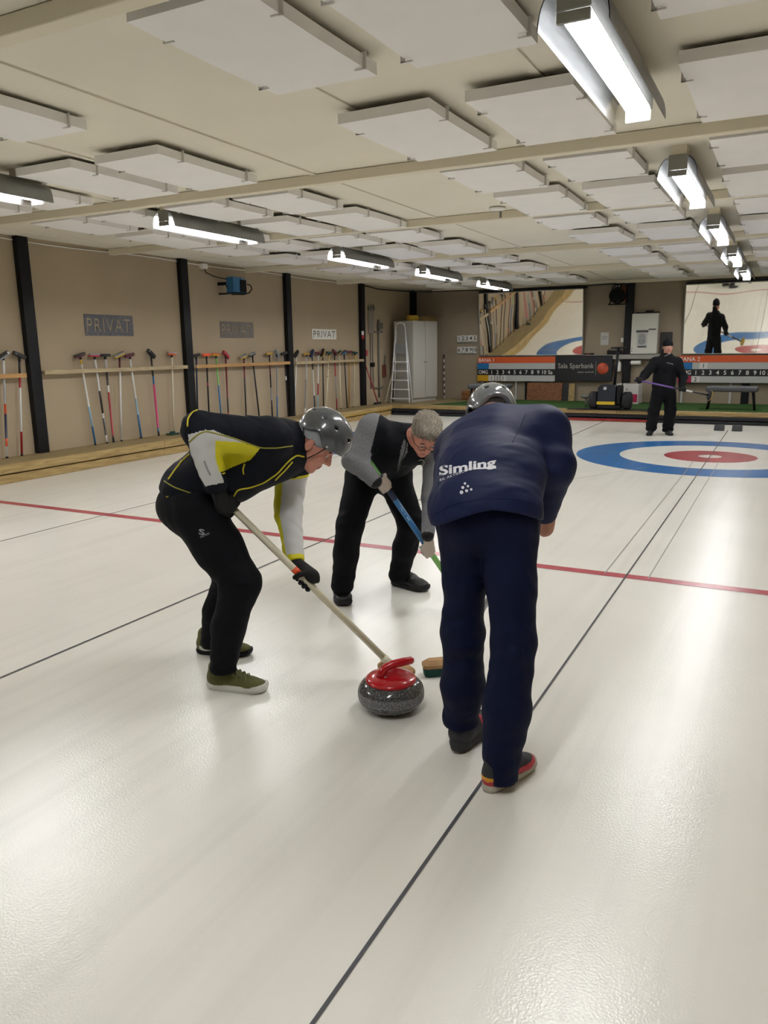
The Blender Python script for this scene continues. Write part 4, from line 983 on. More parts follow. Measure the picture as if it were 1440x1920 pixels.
def bounds(pts, pad):
    p = np.array(pts, float); return p.min(0)-pad, p.max(0)+pad
def bvh(o):
    me = o.data; return BVHTree.FromPolygons([v.co[:] for v in me.vertices], [tuple(p.vertices) for p in me.polygons])
def hit(tree, px, py, off=0.0):
    """the spot on a garment seen at a picture position, lifted off the cloth by off"""
    v = unit(ray(px, py)); loc, n, i, d = tree.ray_cast(Vector(CAM), Vector(v))
    if loc is None: return None
    n = np.array(n); n = n if n @ v < 0 else -n
    return np.array(loc)+n*off
def piping(tree, name, path, r, m, parent, step=4.0, flat=0.6):
    pts = []
    for (x0, y0), (x1, y1) in zip(path[:-1], path[1:]):
        k = max(1, int(math.hypot(x1-x0, y1-y0)/step))
        for i in range(k): pts.append((x0+(x1-x0)*i/k, y0+(y1-y0)*i/k))
    pts.append(path[-1]); P_ = [hit(tree, x, y, r*0.3) for x, y in pts]; P_ = [p for p in P_ if p is not None]
    # keep one connected run
    run = [P_[0]]
    for p in P_[1:]:
        if np.linalg.norm(p-run[-1]) < 0.05: run.append(p)
    if len(run) < 2: return None
    for _ in range(2): run = [run[0]]+[(a+2*b+c)/4 for a, b, c in zip(run[:-2], run[1:-1], run[2:])]+[run[-1]]
    return MB().tube(run, r, n=6).build(name, m, parent)
def decal(tree, name, V, F, quad_px, m, parent, off=0.0015):
    """lay flat lettering (unit box) on the cloth inside a picture quad TL,TR,BR,BL"""
    TL, TR, BR, BL = [np.array(q, float) for q in quad_px]; W = []
    for x, y in V:
        px = (TL*(1-x)+TR*x)*y+(BL*(1-x)+BR*x)*(1-y); h = hit(tree, px[0], px[1], off); W.append(h if h is not None else (W[-1] if W else np.zeros(3)))
    mb = MB(); mb.add(W, F); return mb.build(name, m, parent)
def letters(txt, bold=0.0, spacing=1.0):
    V, F = text_mesh(txt, 1.0, 0.0, bold, spacing, 3); lo, hi = V[:, :2].min(0), V[:, :2].max(0)
    return (V[:, :2]-lo)/(hi-lo), F
def inpoly(P2, poly):
    x, y = P2[:, 0], P2[:, 1]; r = np.zeros(len(P2), bool); n = len(poly); j = n-1
    for i in range(n):
        xi, yi = poly[i]; xj, yj = poly[j]
        c = ((yi > y) != (yj > y)) & (x < (xj-xi)*(y-yi)/(yj-yi+1e-12)+xi); r ^= c; j = i
    return r
def ripple(J, t, rad, amp, freq, ph=0.0):
    """soft creases across a limb near a joint"""
    J = np.asarray(J, float); t = unit(t); s = unit(np.cross(t, (0.3, 0.5, 0.8))); s2 = np.cross(t, s)
    def f(p):
        q = p-J; w = np.exp(-(q*q).sum(1)/rad**2); a, b = q @ s, q @ s2
        return 0.8*amp*w*(0.35+0.65*np.sin(16*a+9*b+2*ph)**2)*np.sin(freq*(q @ t)+freq*0.55*a+2.2*np.sin(13*b+ph)+ph)
    f.zone = (J, rad)
    return f
def rumple(amp, freq, seed=0):
    r = np.random.default_rng(seed); D = [(unit(r.normal(size=3)), r.uniform(0.6, 1.5)*freq, r.uniform(0, 6)) for _ in range(5)]
    def f(p):
        s = np.zeros(len(p)); w = np.zeros(len(p))
        for d, fr, ph in D:
            w = np.sin(fr*(p @ d)+ph+1.5*w); s += w
        return amp*s/2.5
    return f

M_SKIN = mat('skin', 'c48e78', 0.55, var=0.06, vscale=30, spec=0.35)
M_SKIN2 = mat('skin_ruddy', 'c98a76', 0.5, var=0.08, vscale=25, spec=0.4)
M_LIP = mat('lips', 'a8645c', 0.5)
M_EYE = mat('eye_white', 'd8d4cc', 0.25); M_IRIS = mat('iris', '3a3c44', 0.2)
M_HAIRG = mat('grey_hair', 'a89f90', 0.7, var=0.25, vscale=90, bump=0.8, bscale=140, stretch=(1, 1, 0.25))
M_HAIRD = mat('dark_hair', '3a342f', 0.8, var=0.3, vscale=90, bump=0.6, bscale=180)

class Frame:
    """local right (x), forward (y), up (z) at an origin"""
    def __init__(s, o, fwd, up, k=1.0):
        s.o = np.asarray(o, float); s.z = unit(up); s.y = unit(np.asarray(fwd)-s.z*(np.asarray(fwd) @ s.z)); s.x = np.cross(s.y, s.z); s.k = k; s.A = np.stack([s.x, s.y, s.z])
    def __call__(s, x, y, z): return s.o+s.k*(s.x*x+s.y*y+s.z*z)
    def M(s): return frame(s.o, s.x*s.k, s.y*s.k, s.z*s.k)
    def e(s, c, r): return ell(s(*c), np.asarray(r)*s.k, s.A)
    def loc(s, p): return ((p-s.o) @ s.A.T)/s.k
def head_ops(fd, H, neck):
    k = H.k
    fd.add(H.e((0, -0.012, 0.045), (0.074, 0.094, 0.080)), 0.02)
    fd.add(H.e((0, 0.028, -0.020), (0.060, 0.064, 0.085)), 0.035*k)
    fd.add(H.e((0, 0.026, -0.062), (0.052, 0.056, 0.044)), 0.025*k)
    fd.add(H.e((0, 0.066, -0.098), (0.023, 0.018, 0.017)), 0.022*k)
    fd.add(rcone(H(-0.034, 0.079, 0.026), H(0.034, 0.079, 0.026), 0.011*k), 0.016*k)
    for s in (-1, 1):
        fd.add(H.e((s*0.038, 0.060, -0.024), (0.022, 0.024, 0.022)), 0.02*k)
        fd.sub(H.e((s*0.032, 0.098, 0.005), (0.017, 0.013, 0.009)), 0.012*k)
        fd.add(H.e((s*0.031, 0.074, 0.004), (0.0145, 0.0145, 0.0125)), 0.004*k)
    fd.add(rcone(H(0, 0.088, 0.020), H(0, 0.112, -0.022), 0.0075*k, 0.0115*k), 0.010*k)
    for s in (-1, 1): fd.add(H.e((s*0.011, 0.098, -0.028), (0.0085, 0.0105, 0.0075)), 0.006*k)
    fd.add(H.e((0, 0.085, -0.055), (0.023, 0.011, 0.0055)), 0.008*k); fd.add(H.e((0, 0.083, -0.068), (0.020, 0.011, 0.0065)), 0.007*k)
    fd.sub(rcone(H(-0.020, 0.098, -0.0615), H(0.020, 0.098, -0.0615), 0.0022*k), 0.003*k)
    for s in (-1, 1):
        fd.add(H.e((s*0.079, -0.006, -0.004), (0.009, 0.019, 0.032)), 0.008*k)
        fd.sub(H.e((s*0.089, 0.000, -0.002), (0.006, 0.010, 0.018)), 0.006*k)
    fd.add(rcone(H(0, -0.022, -0.045), neck, 0.053*k, 0.062*k), 0.03)
def face_slot(H):
    def f(c, n):
        q = H.loc(c); lip = (np.abs(q[:, 0]) < 0.021) & (q[:, 1] > 0.080) & (q[:, 2] > -0.073) & (q[:, 2] < -0.051)
        return np.where(lip, 1, 0)
    return f
def eyes(H, parent, lid=0.3):
    for s in (-1, 1):
        e = MB().lathe([(0.0, -0.011)]+[(0.011*math.sin(a), -0.011*math.cos(a)) for a in np.linspace(0.3, math.pi-0.3, 9)]+[(0.0, 0.011)], 16, 0, H.M() @ frame((s*0.031, 0.0795, 0.003), (1, 0, 0), (0, 0, 1), (0, -1, 0))).build('eye', M_EYE, parent)
        MB().lathe([(0.0, 0.0012), (0.004, 0.001), (0.0052, 0.0)], 12, 0, H.M() @ frame((s*0.031, 0.0895, 0.000), (1, 0, 0), (0, 0, 1), (0, 1, 0))).build('iris', M_IRIS, e)
        MB().tube([np.array(H.M() @ Vector((s*(0.031+dx), 0.091-0.25*abs(dx), 0.026+dz))) for dx, dz in ((-0.018, -0.002), (-0.006, 0.003), (0.008, 0.003), (0.020, -0.003))], [0.002, 0.0035, 0.003, 0.0015], n=6).build('eyebrow', M_HAIRD, parent)
def grip_ops(fd, c, a, m, r, wrist, turn=1, thumb=1, k=1.0, fat=1.0):
    """a hand closed round a shaft: c on the shaft, a along it, m from the shaft to the palm's back"""
    c = np.asarray(c, float); a = unit(a); m = np.asarray(m, float); m = unit(m-a*(m @ a)); q = np.cross(a, m)*turn
    def pt(ang, rad, s): t = math.radians(ang); return c+a*s+(m*math.cos(t)+q*math.sin(t))*rad
    R = r+0.0105*k
    fd.add(ell(pt(-8, r+0.017*k, 0), np.array([0.043, 0.040, 0.0165])*k*fat**0.5, np.stack([a, q, m])), 0.012)
    for i, (s, L, rr) in enumerate(((-0.033, 190, 0.0078), (-0.011, 215, 0.0088), (0.011, 220, 0.0090), (0.033, 205, 0.0086))):
        angs = [35, 80, 80+(L-80)*0.5, L]; rad = [R+0.010*k, R+0.006*k, R+0.001, R]
        P_ = [pt(A_, rd, s*k) for A_, rd in zip(angs, rad)]
        for j in range(3): fd.add(rcone(P_[j], P_[j+1], rr*k*fat*(1.08-0.08*j), rr*k*fat*(1-0.1*j)), 0.004)
    T_ = [pt(-55, R+0.012*k, thumb*0.030*k), pt(-100, R+0.004*k, thumb*0.046*k), pt(-165, R, thumb*0.050*k)]
    for j in range(2): fd.add(rcone(T_[j], T_[j+1], 0.0115*k*fat*(1-0.08*j), 0.0098*k*fat), 0.006)
    fd.add(rcone(pt(-35, r+0.022*k, 0), wrist, 0.027*k*fat, 0.029*k*fat), 0.02)
def copy_frame(F, k):
    G = Frame(F.o, F.y, F.z, k); return G
def shoe(person, F, upper_m, sole_m, L=0.29, wide=1.0, tilt=0.0, lace_m=None, trim_m=None, trim=None, tall=1.0, sole_t=0.028):
    """F: frame at the heel on the ground, y to the toe"""
    k = L/0.29; F = copy_frame(F, wide) if wide != 1.0 else F; L = L/wide; k = k/wide
    S = thing_child('shoe', person)
    fd = Field()
    fd.add(F.e((0, 0.052*k, 0.052), (0.037, 0.050*k, 0.050)), 0.02)
    w_ = F.k; fd.add(ecap(F(0, 0.06*k, 0.052), F(0, 0.20*k, 0.036), (0.040*w_, 0.045*tall*w_), (0.046*w_, 0.030*w_), F.x), 0.02)
    fd.add(F.e((0.002, 0.222*k, 0.034), (0.046, 0.062*k, 0.026)), 0.02)
    fd.add(ecap(F(0, 0.062*k, 0.06), F(0, 0.055*k, 0.108), (0.036*w_, 0.046*w_), (0.035*w_, 0.044*w_), F.x), 0.02)
    fd.add(ecap(F(0, 0.085*k, 0.085), F(0, 0.165*k, 0.066), (0.026*w_, 0.024*w_), (0.028*w_, 0.018*w_), F.x), 0.02)
    fd.cut(half(F(0, 0, sole_t-0.006), -F.z), 0.004)
    lo, hi = bounds([F(0, 0, 0), F(0, L, 0), F(0, 0.05, 0.15)], 0.085)
    sl = None
    if trim is not None: sl = lambda c, n: trim(F.loc(c))
    grow(fd, lo, hi, 0.0045, 'upper', [upper_m]+(trim_m or []), sl, S)
    def w(y): 
        t = y/L; return (0.036+0.012*math.sin(min(1, max(0, (t-0.25)/0.6))*math.pi*0.62))*math.sqrt(max(0.0, 1-(max(0, abs(t-0.5)-0.34)/0.16)**2))
    ys_ = [L*(0.5-0.5*math.cos(math.pi*i/16)) for i in range(17)]
    out = [(w(y), y) for y in ys_]+[(-w(y)*0.92, y) for y in reversed(ys_[1:-1])]
    zz = lambda y: 0.012*max(0, (y/L-0.72)/0.28)**2
    V = []; n = len(out)
    for h in (0, 1, 2):
        for x, y in out:
            g = (0.90, 1.04, 1.0)[h]; yy_ = L/2+(y-L/2)*(0.975, 1.012, 1.0)[h]
            V.append(F(x*g, yy_, (0.0015, sole_t*0.5, sole_t)[h]+zz(y)))
    F_ = [tuple(reversed(range(n))), tuple(range(2*n, 3*n))]+[(h*n+i, h*n+(i+1) % n, (h+1)*n+(i+1) % n, (h+1)*n+i) for h in (0, 1) for i in range(n)]
    MB().add(V, F_).build('sole', sole_m, S)
    if lace_m:
        mb = MB()
        for i in range(5):
            y = (0.115+0.02*i)*k; z = 0.112-0.0078*i
            mb.tube([F(-0.034, y, z-0.026), F(-0.022, y, z-0.008), F(-0.008, y+0.005, z), F(0.008, y-0.004, z), F(0.022, y, z-0.008), F(0.034, y+0.003, z-0.026)], 0.003, n=5)
        mb.tube([F(0.0, 0.115*k, 0.116), F(0.02, 0.14*k, 0.122), F(0.05, 0.18*k, 0.088)], 0.0025, n=5); mb.tube([F(0.0, 0.115*k, 0.116), F(0.025, 0.11*k, 0.12), F(0.04, 0.15*k, 0.085)], 0.0025, n=5)
        mb.build('laces', lace_m, S)
    return S
def thing_child(name, parent):
    o = bpy.data.objects.new(name, None); COL.objects.link(o); o.parent = parent; o.matrix_parent_inverse = Matrix.Translation(-parent.location); o.empty_display_size = 0.05
    return o
def helmet(person, H, m_shell, arch=0.0, strap=True):
    k = H.k
    hd = thing_child('helmet', person)
    C0, R0 = (0, 0.010, 0.074), np.array([0.105, 0.134, 0.114])
    fd = Field(); fd.add(H.e(C0, R0), 0)
    fd.sub(H.e(C0, R0-0.012), 0.004)
    def rim(p):
        y = H.loc(p)[:, 1]; z = 0.046+0.026*np.exp(-((y+0.015)/0.035)**2)-0.016*np.exp(-((y-0.062)/0.03)**2)-0.014*np.exp(-((y+0.085)/0.04)**2)+arch*np.exp(-((y+0.125)/0.03)**2)
        return (z-H.loc(p)[:, 2])*k
    fd.cut(rim, 0.004)
    fd.add(lambda p: np.maximum(np.abs(H.e(C0, R0+0.0005)(p))-0.003, np.abs(rim(p)+0.003)-0.004), 0.003)
    for s in (-1, 1):
        for c in ((s*0.085, 0.04, 0.135), (s*0.085, -0.035, 0.135), (s*0.038, 0.112, 0.125), (s*0.038, -0.098, 0.125)):
            fd.sub(H.e(c, (0.012, 0.014, 0.007)), 0.003)
    lo, hi = bounds([H(0, 0.01, 0.08)], 0.165*k)
    grow(fd, lo, hi, 0.0042*k, 'shell', m_shell, None, hd, smooth_iter=4)
    fd = Field(); fd.add(H.e(C0, R0-0.0125), 0); fd.sub(H.e((0, 0.008, 0.066), R0-0.023), 0.004)
    fd.cut(lambda p: rim(p)+0.004, 0.003)
    grow(fd, lo, hi, 0.007*k, 'liner', mat('helmet_liner', '1a1b1d', 0.9), None, hd)
    if strap:
        for s in (-1, 1):
            mb = MB()
            mb.tube([H(s*0.094, 0.062, 0.036), H(s*0.083, 0.048, -0.01), H(s*0.076, 0.035, -0.04), H(s*0.065, 0.020, -0.075), H(s*0.035, 0.015, -0.112), H(0, 0.016, -0.122)], 0.007*k, n=6, flat=0.4)
            mb.tube([H(s*0.088, -0.075, 0.04), H(s*0.088, -0.04, 0.0), H(s*0.085, -0.02, -0.03), H(s*0.07, 0.02, -0.065)], 0.006*k, n=6, flat=0.4)
            mb.build('chin_strap', M_BLACK, hd)
    for s in (-1, 1):
        for y, z in ((0.062, 0.046), (-0.075, 0.052)):
            a = np.array([s*R0[0]*math.sqrt(max(0, 1-((y-C0[1])/R0[1])**2-((z-C0[2])/R0[2])**2)), y-C0[1], z-C0[2]]); nl = unit(a/R0**2); a = a+np.array(C0)
            MB().cyl(H(*a), H(*(a+nl*0.004)), 0.005*k, n=8).build('rivet', cm('silver'), hd)
    return hd
M_HELM = mat('helmet_grey', '4b4e50', 0.22, coat=0.6, var=0.10, vscale=5)
def sweep_broom(name, label, top, foot, r, bands, brush):
    """a broom in somebody's hands: shaft from top to foot, brush built by its own function"""
    B = thing(name, label, 'broom', foot)
    cols = []
    for _, c in bands:
        if c not in cols: cols.append(c)
    mb = MB(); stripes(mb, top, foot, r, [(t, cols.index(c)) for t, c in bands], n=14); mb.build('shaft', [cm(c) for c in cols], B)
    brush(B); return B
def wood_brush(B, c, along, m_wood, m_bristle, L=0.17, W=0.065):
    along = unit(np.array([along[0], along[1], 0])); ac = np.array([-along[1], along[0], 0]); Fm = frame(c, along, ac, UP)
    def sec(l, w): return [(-l/2+0.012, -w/2), (l/2-0.012, -w/2), (l/2, -w/2+0.012), (l/2, w/2-0.012), (l/2-0.012, w/2), (-l/2+0.012, w/2), (-l/2, w/2-0.012), (-l/2, -w/2+0.012)]
    V = []; 
    for l, w, z in ((L, W, 0.045), (L, W, 0.062), (L*0.82, W*0.5, 0.082)):
        V += [np.array(Fm @ Vector((x, y, z))) for x, y in sec(l, w)]
    n = 8
    F_ = [tuple(reversed(range(n))), tuple(range(2*n, 3*n))]+[(h*n+i, h*n+(i+1) % n, (h+1)*n+(i+1) % n, (h+1)*n+i) for h in (0, 1) for i in range(n)]
    MB().add(V, F_).build('brush_block', m_wood, B)
    V = [np.array(Fm @ Vector((x, y, z))) for (l, w, z) in ((L*0.94, W*0.86, 0.002), (L*0.98, W*0.95, 0.045)) for x, y in sec(l, w)]
    MB().add(V, [tuple(reversed(range(n))), tuple(range(n, 2*n))]+[(i, (i+1) % n, n+(i+1) % n, n+i) for i in range(n)]).build('bristles', m_bristle, B)
# ------------------------------------------------------------------ sweeper in the black and yellow jacket
def sweeper_yellow():
    fw, sd = RH, FH                     # faces picture right; sd points away from the camera (his left)
    d0 = 3.52
    Pv = at(350, 930, d0); Ch = at(505, 852, d0); Nb = at(572, 828, d0)
    hR, hL = at(368, 962, 3.40), at(372, 955, 3.63)
    kR, kL = at(452, 1092, 3.32), at(434, 1082, 3.73)
    aR, aL = at(418, 1243, 3.31), at(398, 1196, 3.75)
    shR, elR, wrR = at(508, 822, 3.33), at(374, 806, 3.20), at(404, 902, 3.27)
    shL, elL, wrL = at(548, 868, 3.68), at(540, 962, 3.66), at(553, 1052, 3.52)
    tip, foot = at(405, 922, 3.37), at(727, 1243, 3.44)
    foot = np.array([*at(731, 1250, 3.44)[:2], 0.075])
    ax = unit(foot-tip)
    hdR, hdL = tip+ax*0.07, at(572, 1092, 3.40)
    hdL = tip+ax*((hdL-tip) @ ax)
    H = Frame(at(588, 833, 3.50), RH*0.74-UP*0.67-FH*0.12, RH*0.67+UP*0.74, 1.0)
    P = thing('person', 'bent sweeper in black and yellow jacket with grey helmet and olive shoes', 'person', np.array([*(aR[:2]+aL[:2])/2, 0]))
    # body
    fd = Field(); head_ops(fd, H, Nb-RH*0.03-UP*0.03)
    fd.add(ecap(Pv, Ch, (0.14, 0.10), (0.15, 0.11), sd), 0.05); fd.add(rcone(Nb-RH*0.05-UP*0.02, Ch, 0.07, 0.09), 0.05)
    for s, e, w in ((shR, elR, wrR), (shL, elL, wrL)): fd.add(rcone(s, e, 0.045, 0.036), 0.03); fd.add(rcone(e, w, 0.036, 0.026), 0.02)
    for h_, k_, a_ in ((hR, kR, aR), (hL, kL, aL)): fd.add(rcone(h_, k_, 0.075, 0.05), 0.04); fd.add(rcone(k_, a_, 0.048, 0.034), 0.02)
    fd.add(rcone(Ch+sd*0.08, shL, 0.06, 0.045), 0.03); fd.add(rcone(Ch-sd*0.08, shR, 0.06, 0.045), 0.03)
    grip_ops(fd, hdR, -ax, -sd+RH*0.2, 0.0165, wrR, 1, -1, 0.96, 0.7); grip_ops(fd, hdL, ax, RH*0.5+UP*0.5+sd*0.35, 0.0165, wrL, -1, -1, 0.96, 0.7)
    lo, hi = bounds([H(0, 0, 0.16), Pv, aR, aL, elR, hdL, H(0, .15, 0), hR-RH*0.1], 0.09); lo[2] = 0.05
    grow(fd, lo, hi, 0.0045, 'body', [M_SKIN2, M_LIP], face_slot(H), P)
    eyes(H, P)
    # trousers
    M_TR = mat('black_trousers', '0b0c11', 0.75, spec=0.15, bump=0.15, bscale=25)
    fd = Field()
    fd.add(ecap(at(357, 942, d0), at(392, 928, d0), (0.18, 0.136), (0.165, 0.125), sd), 0.03)
    for h_, k_, a_, rr in ((hR, kR, aR, 1.0), (hL, kL, aL, 1.0)):
        fd.add(rcone(h_, (h_+k_)/2, 0.122, 0.106), 0.06); fd.add(rcone((h_+k_)/2, k_, 0.108, 0.088), 0.04)
        fd.add(rcone(k_, k_*0.45+a_*0.55-RH*0.012, 0.088, 0.076), 0.03); fd.add(rcone(k_*0.45+a_*0.55-RH*0.012, a_-UP*0.02, 0.076, 0.062), 0.03)
        fd.wob(ripple(k_-RH*0.06, unit(a_-h_), 0.12, 0.006, 95)); fd.wob(ripple(a_+UP*0.03, UP, 0.10, 0.006, 110, 1.0)); fd.wob(ripple(h_+UP*0.02+RH*0.05, unit(RH-UP*.3), 0.13, 0.006, 70, 2.0))
    fd.wob(rumple(0.0018, 45, 3))
    fd.cut(lambda p: np.where(((p-CAM) @ FH) < 3.53, aR[2]-0.04, min(aL[2]-0.045, 0.06))-p[:, 2], 0.004)
    lo, hi = bounds([hR, hL, kR, kL, aR, aL, at(300, 930, d0)], 0.17); lo[2] = 0.03
    tr = grow(fd, lo, hi, 0.0065, 'trousers', M_TR, None, P)
    tt = bvh(tr)
    V, F = letters('S', 0.02); decal(tt, 'trouser_logo', V, F, ((373, 991), (384, 993), (384, 1004), (373, 1002)), mat('logo_grey', '9a9ca0', 0.6), P)
    V, F = letters('SALOMON'); decal(tt, 'trouser_logo', V, F, ((375, 1005), (392, 998), (393, 1002), (376, 1009)), mat('logo_grey', '9a9ca0', 0.6), P)
    # jacket
    M_JK = mat('black_softshell', '10131c', 0.7, spec=0.15, bump=0.12, bscale=30)
    M_JW = mat('jacket_white', 'cfcfce', 0.65, bump=0.15, bscale=30); M_JY = mat('jacket_yellow', 'd8cf10', 0.6, bump=0.1, bscale=30)
    fd = Field()
    fd.add(ecap(at(364, 913, d0), at(425, 878, d0), (0.185, 0.142), (0.185, 0.160), sd), 0.03)
    fd.add(ecap(at(425, 878, d0), at(515, 846, d0), (0.185, 0.160), (0.20, 0.145), sd), 0.04)
    fd.add(rcone(at(515, 842, d0), at(572, 832, d0), 0.125, 0.085), 0.05)
    fd.add(rcone(at(545, 838, d0), at(580, 838, d0), 0.10, 0.083), 0.03)
    for s, e, w, r0, r1, r2, r3 in ((shR, elR, wrR, 0.088, 0.076, 0.070, 0.056), (shL, elL, wrL-UP*0.01, 0.085, 0.066, 0.062, 0.047)):
        c_ = Ch+(sd*0.12 if s is shL else -sd*0.10)
        fd.add(rcone(c_, s, 0.11, r0), 0.05); fd.add(rcone(s, e, r0, r1), 0.035); fd.add(rcone(e, w, r2, r3), 0.03)
        fd.wob(ripple(e, unit(w-s), 0.10, 0.006, 85)); fd.wob(ripple((e+w)/2, unit(w-e), 0.12, 0.004, 110, 1.3)); fd.wob(ripple(s, unit(e-s), 0.10, 0.005, 60, 2))
    fd.wob(rumple(0.0022, 32, 5))
    fd.cut(half(at(352, 945, d0), -(unit(at(505, 852, d0)-at(345, 915, d0))*0.75+UP*0.66)), 0.006)
    fd.cut(half(at(577, 838, d0), unit(RH*0.97+UP*0.05)), 0.006)
    fd.cut(half(wrL-UP*0.005, wrL-elL), 0.004)
    lo, hi = bounds([at(345, 915, d0), elR, shR, shL, wrL, wrR, at(580, 830, d0)], 0.20)
    fore = unit(wrR-elR); foreL = unit(wrL-elL)
    def slot(c, n):
        q = project(c); s = np.zeros(len(c), int)
        near = ((c-CAM) @ FH) < 3.5
        # near forearm: white from the elbow seam to the cuff
        dR = rcone(elR, wrR, 0.070, 0.056)(c); white = (dR < 0.03) & near & inpoly(q, [(352, 815), (385, 806), (402, 806), (412, 880), (420, 905), (385, 912), (360, 870)])
        s[white] = 1
        s[near & inpoly(q, [(386, 806), (403, 808), (462, 831), (455, 838), (404, 828)])] = 1
        s[near & inpoly(q, [(404, 826), (456, 830), (489, 840), (470, 862), (412, 886), (404, 860)])] = 2
        # far arm: white with a yellow inner stripe and cuff
        t = np.clip(((c-elL) @ foreL), -1, 1); dL = np.minimum(rcone(shL, elL, .085, .066)(c), rcone(elL, wrL, .062, .047)(c))
        arm = (dL < 0.012) & (c[:, 2] < at(545, 888, 3.68)[2]) & (((c-CAM) @ FH) > 3.40)
        s[arm] = 1
        ctr = np.where((c[:, 2] > elL[2])[:, None], shL+(elL-shL)*np.clip((shL[2]-c[:, 2])/(shL[2]-elL[2]), 0, 1)[:, None], elL+(wrL-elL)*np.clip((elL[2]-c[:, 2])/(elL[2]-wrL[2]), 0, 1)[:, None])
        s[arm & (((c-ctr) @ RH) < -0.032)] = 2
        s[arm & (((c-wrL) @ foreL) > -0.022)] = 2
        s[arm & (c[:, 2] > at(545, 893, 3.68)[2]) & (((c-ctr) @ RH) > 0.0)] = 2
        return s
    jk = grow(fd, lo, hi, 0.0045, 'jacket', [M_JK, M_JW, M_JY], slot, P)
    tj = bvh(jk)
    M_PIPE = mat('yellow_piping', 'c8b81e', 0.6); M_OLIVE = mat('olive_piping', '8f8a2a', 0.6)
    piping(tj, 'piping', [(355, 829), (370, 815), (385, 808), (402, 812), (440, 822), (470, 833), (490, 840), (520, 840), (548, 836)], 0.003, M_OLIVE, jk)
    piping(tj, 'piping', [(355, 852), (340, 866), (326, 884), (316, 899)], 0.004, M_PIPE, jk)
    piping(tj, 'piping', [(417, 888), (440, 881), (460, 869)], 0.004, M_PIPE, jk)
    piping(tj, 'piping', [(435, 936), (445, 918), (470, 914), (495, 905), (520, 888), (540, 865), (556, 853), (570, 856)], 0.004, M_PIPE, jk)
    piping(tj, 'piping', [(516, 900), (534, 882), (548, 866)], 0.004, M_PIPE, jk)
    piping(tj, 'piping', [(308, 902), (325, 913), (350, 922), (378, 930)], 0.003, M_OLIVE, jk)
    piping(tj, 'piping', [(352, 800), (352, 785), (362, 772), (375, 768)], 0.004, M_PIPE, jk)
    piping(tj, 'zip_pull', [(459, 870), (455, 880), (457, 889)], 0.0035, M_PIPE, jk)
    piping(tj, 'zip_pull', [(340, 864), (334, 875)], 0.0035, M_PIPE, jk)
    piping(tj, 'cuff_mark', [(383, 864), (388, 878), (394, 890)], 0.004, mat('logo_grey', '9a9ca0', 0.6), jk)
    piping(tt, 'belt_loop', [(311, 918), (309, 930), (314, 935), (319, 928), (317, 920)], 0.003, M_PIPE, tr)
    # gloves
    M_GL = mat('black_glove', '0c0d10', 0.85)
    fd = Field(); grip_ops(fd, hdL, ax, RH*0.5+UP*0.5+sd*0.35, 0.0165, wrL-UP*0.01, -1, -1, 1.06, 1.12)
    lo, hi = bounds([hdL, wrL], 0.085); grow(fd, lo, hi, 0.0042, 'glove', M_GL, None, P)
    fd = Field(); grip_ops(fd, hdR, -ax, -sd+RH*0.2, 0.0165, wrR, 1, -1, 1.06, 1.12)
    lo, hi = bounds([hdR, wrR], 0.085); grow(fd, lo, hi, 0.0042, 'glove', M_GL, None, P)
    # cap under the helmet, helmet
    fd = Field(); fd.add(H.e((0, -0.012, 0.045), (0.083, 0.103, 0.088)), 0); fd.sub(H.e((0, -0.012, 0.045), (0.0765, 0.0965, 0.0825)), 0)
    fd.cut(lambda p: (lambda q: (0.010+0.03*np.clip((q[:, 1]-0.03)/0.05, 0, 1)-q[:, 2]))(H.loc(p)), 0.003)
    lo, hi = bounds([H(0, 0, 0.04)], 0.13); grow(fd, lo, hi, 0.005, 'skull_cap', mat('grey_knit', '9fa3a6', 0.85, bump=0.4, bscale=200), None, P)
    helmet(P, H, M_HELM)
    hs = MB(); 
    # shoes
    M_OL = mat('olive_shoe', '5b5a2c', 0.75, bump=0.2, bscale=80); M_SW = mat('white_sole', 'd6d4cd', 0.6)
    g = np.array([*at(391, 1290, 3.30)[:2], 0]); g = on(389, 1288, 2, 0.0); t_ = on(503, 1297, 2, 0.0)
    FR = Frame(g, t_-g, UP); shoe(P, FR, M_OL, M_SW, np.linalg.norm(t_-g), sole_t=0.036, lace_m=mat('olive_lace', '6f6d4a', 0.8), trim_m=[M_BLACK], trim=lambda q: np.where((q[:, 1] < 0.012) & (q[:, 2] > 0.075), 1, 0))
    g = on(369, 1223, 2, 0.0); t_ = on(474, 1228, 2, 0.0)
    FL = Frame(g, t_-g, UP); shoe(P, FL, M_OL, M_BLACK, np.linalg.norm(t_-g), lace_m=mat('olive_lace', '6f6d4a', 0.8), trim_m=[M_SW, M_BLACK], trim=lambda q: np.where((q[:, 1] > 0.03) & (q[:, 1] < 0.11) & (q[:, 2] < 0.05), 1, np.where((q[:, 1] < 0.014) & (q[:, 2] > 0.05), 2, 0)))
    # broom
    def br(B):
        c = np.array([foot[0], foot[1], 0.0])+RH*0.03-FH*0.01
        wood_brush(B, c, RH*0.8-FH*0.6, wood('brush_wood', 'b08a5c', '946f45', (2, 2, 2), 0.6, knots=False), mat('brush_brown', '5b3a28', 0.9), 0.19, 0.07)
        MB().cyl(foot-ax*0.05, foot+ax*0.02, 0.02, 0.022, n=12).build('socket', cm('cream'), B)
        piece = MB().cyl(tip+ax*((hdL-tip) @ ax-0.085), tip+ax*((hdL-tip) @ ax-0.05), 0.0168, n=14).build('tape', cm('brightorange'), B)
    sweep_broom('sweeping_broom', 'cream shafted broom with wooden brush held by the yellow jacket sweeper', tip-ax*0.04, foot, 0.016, [(1, 'cream')], br)
sweeper_yellow()
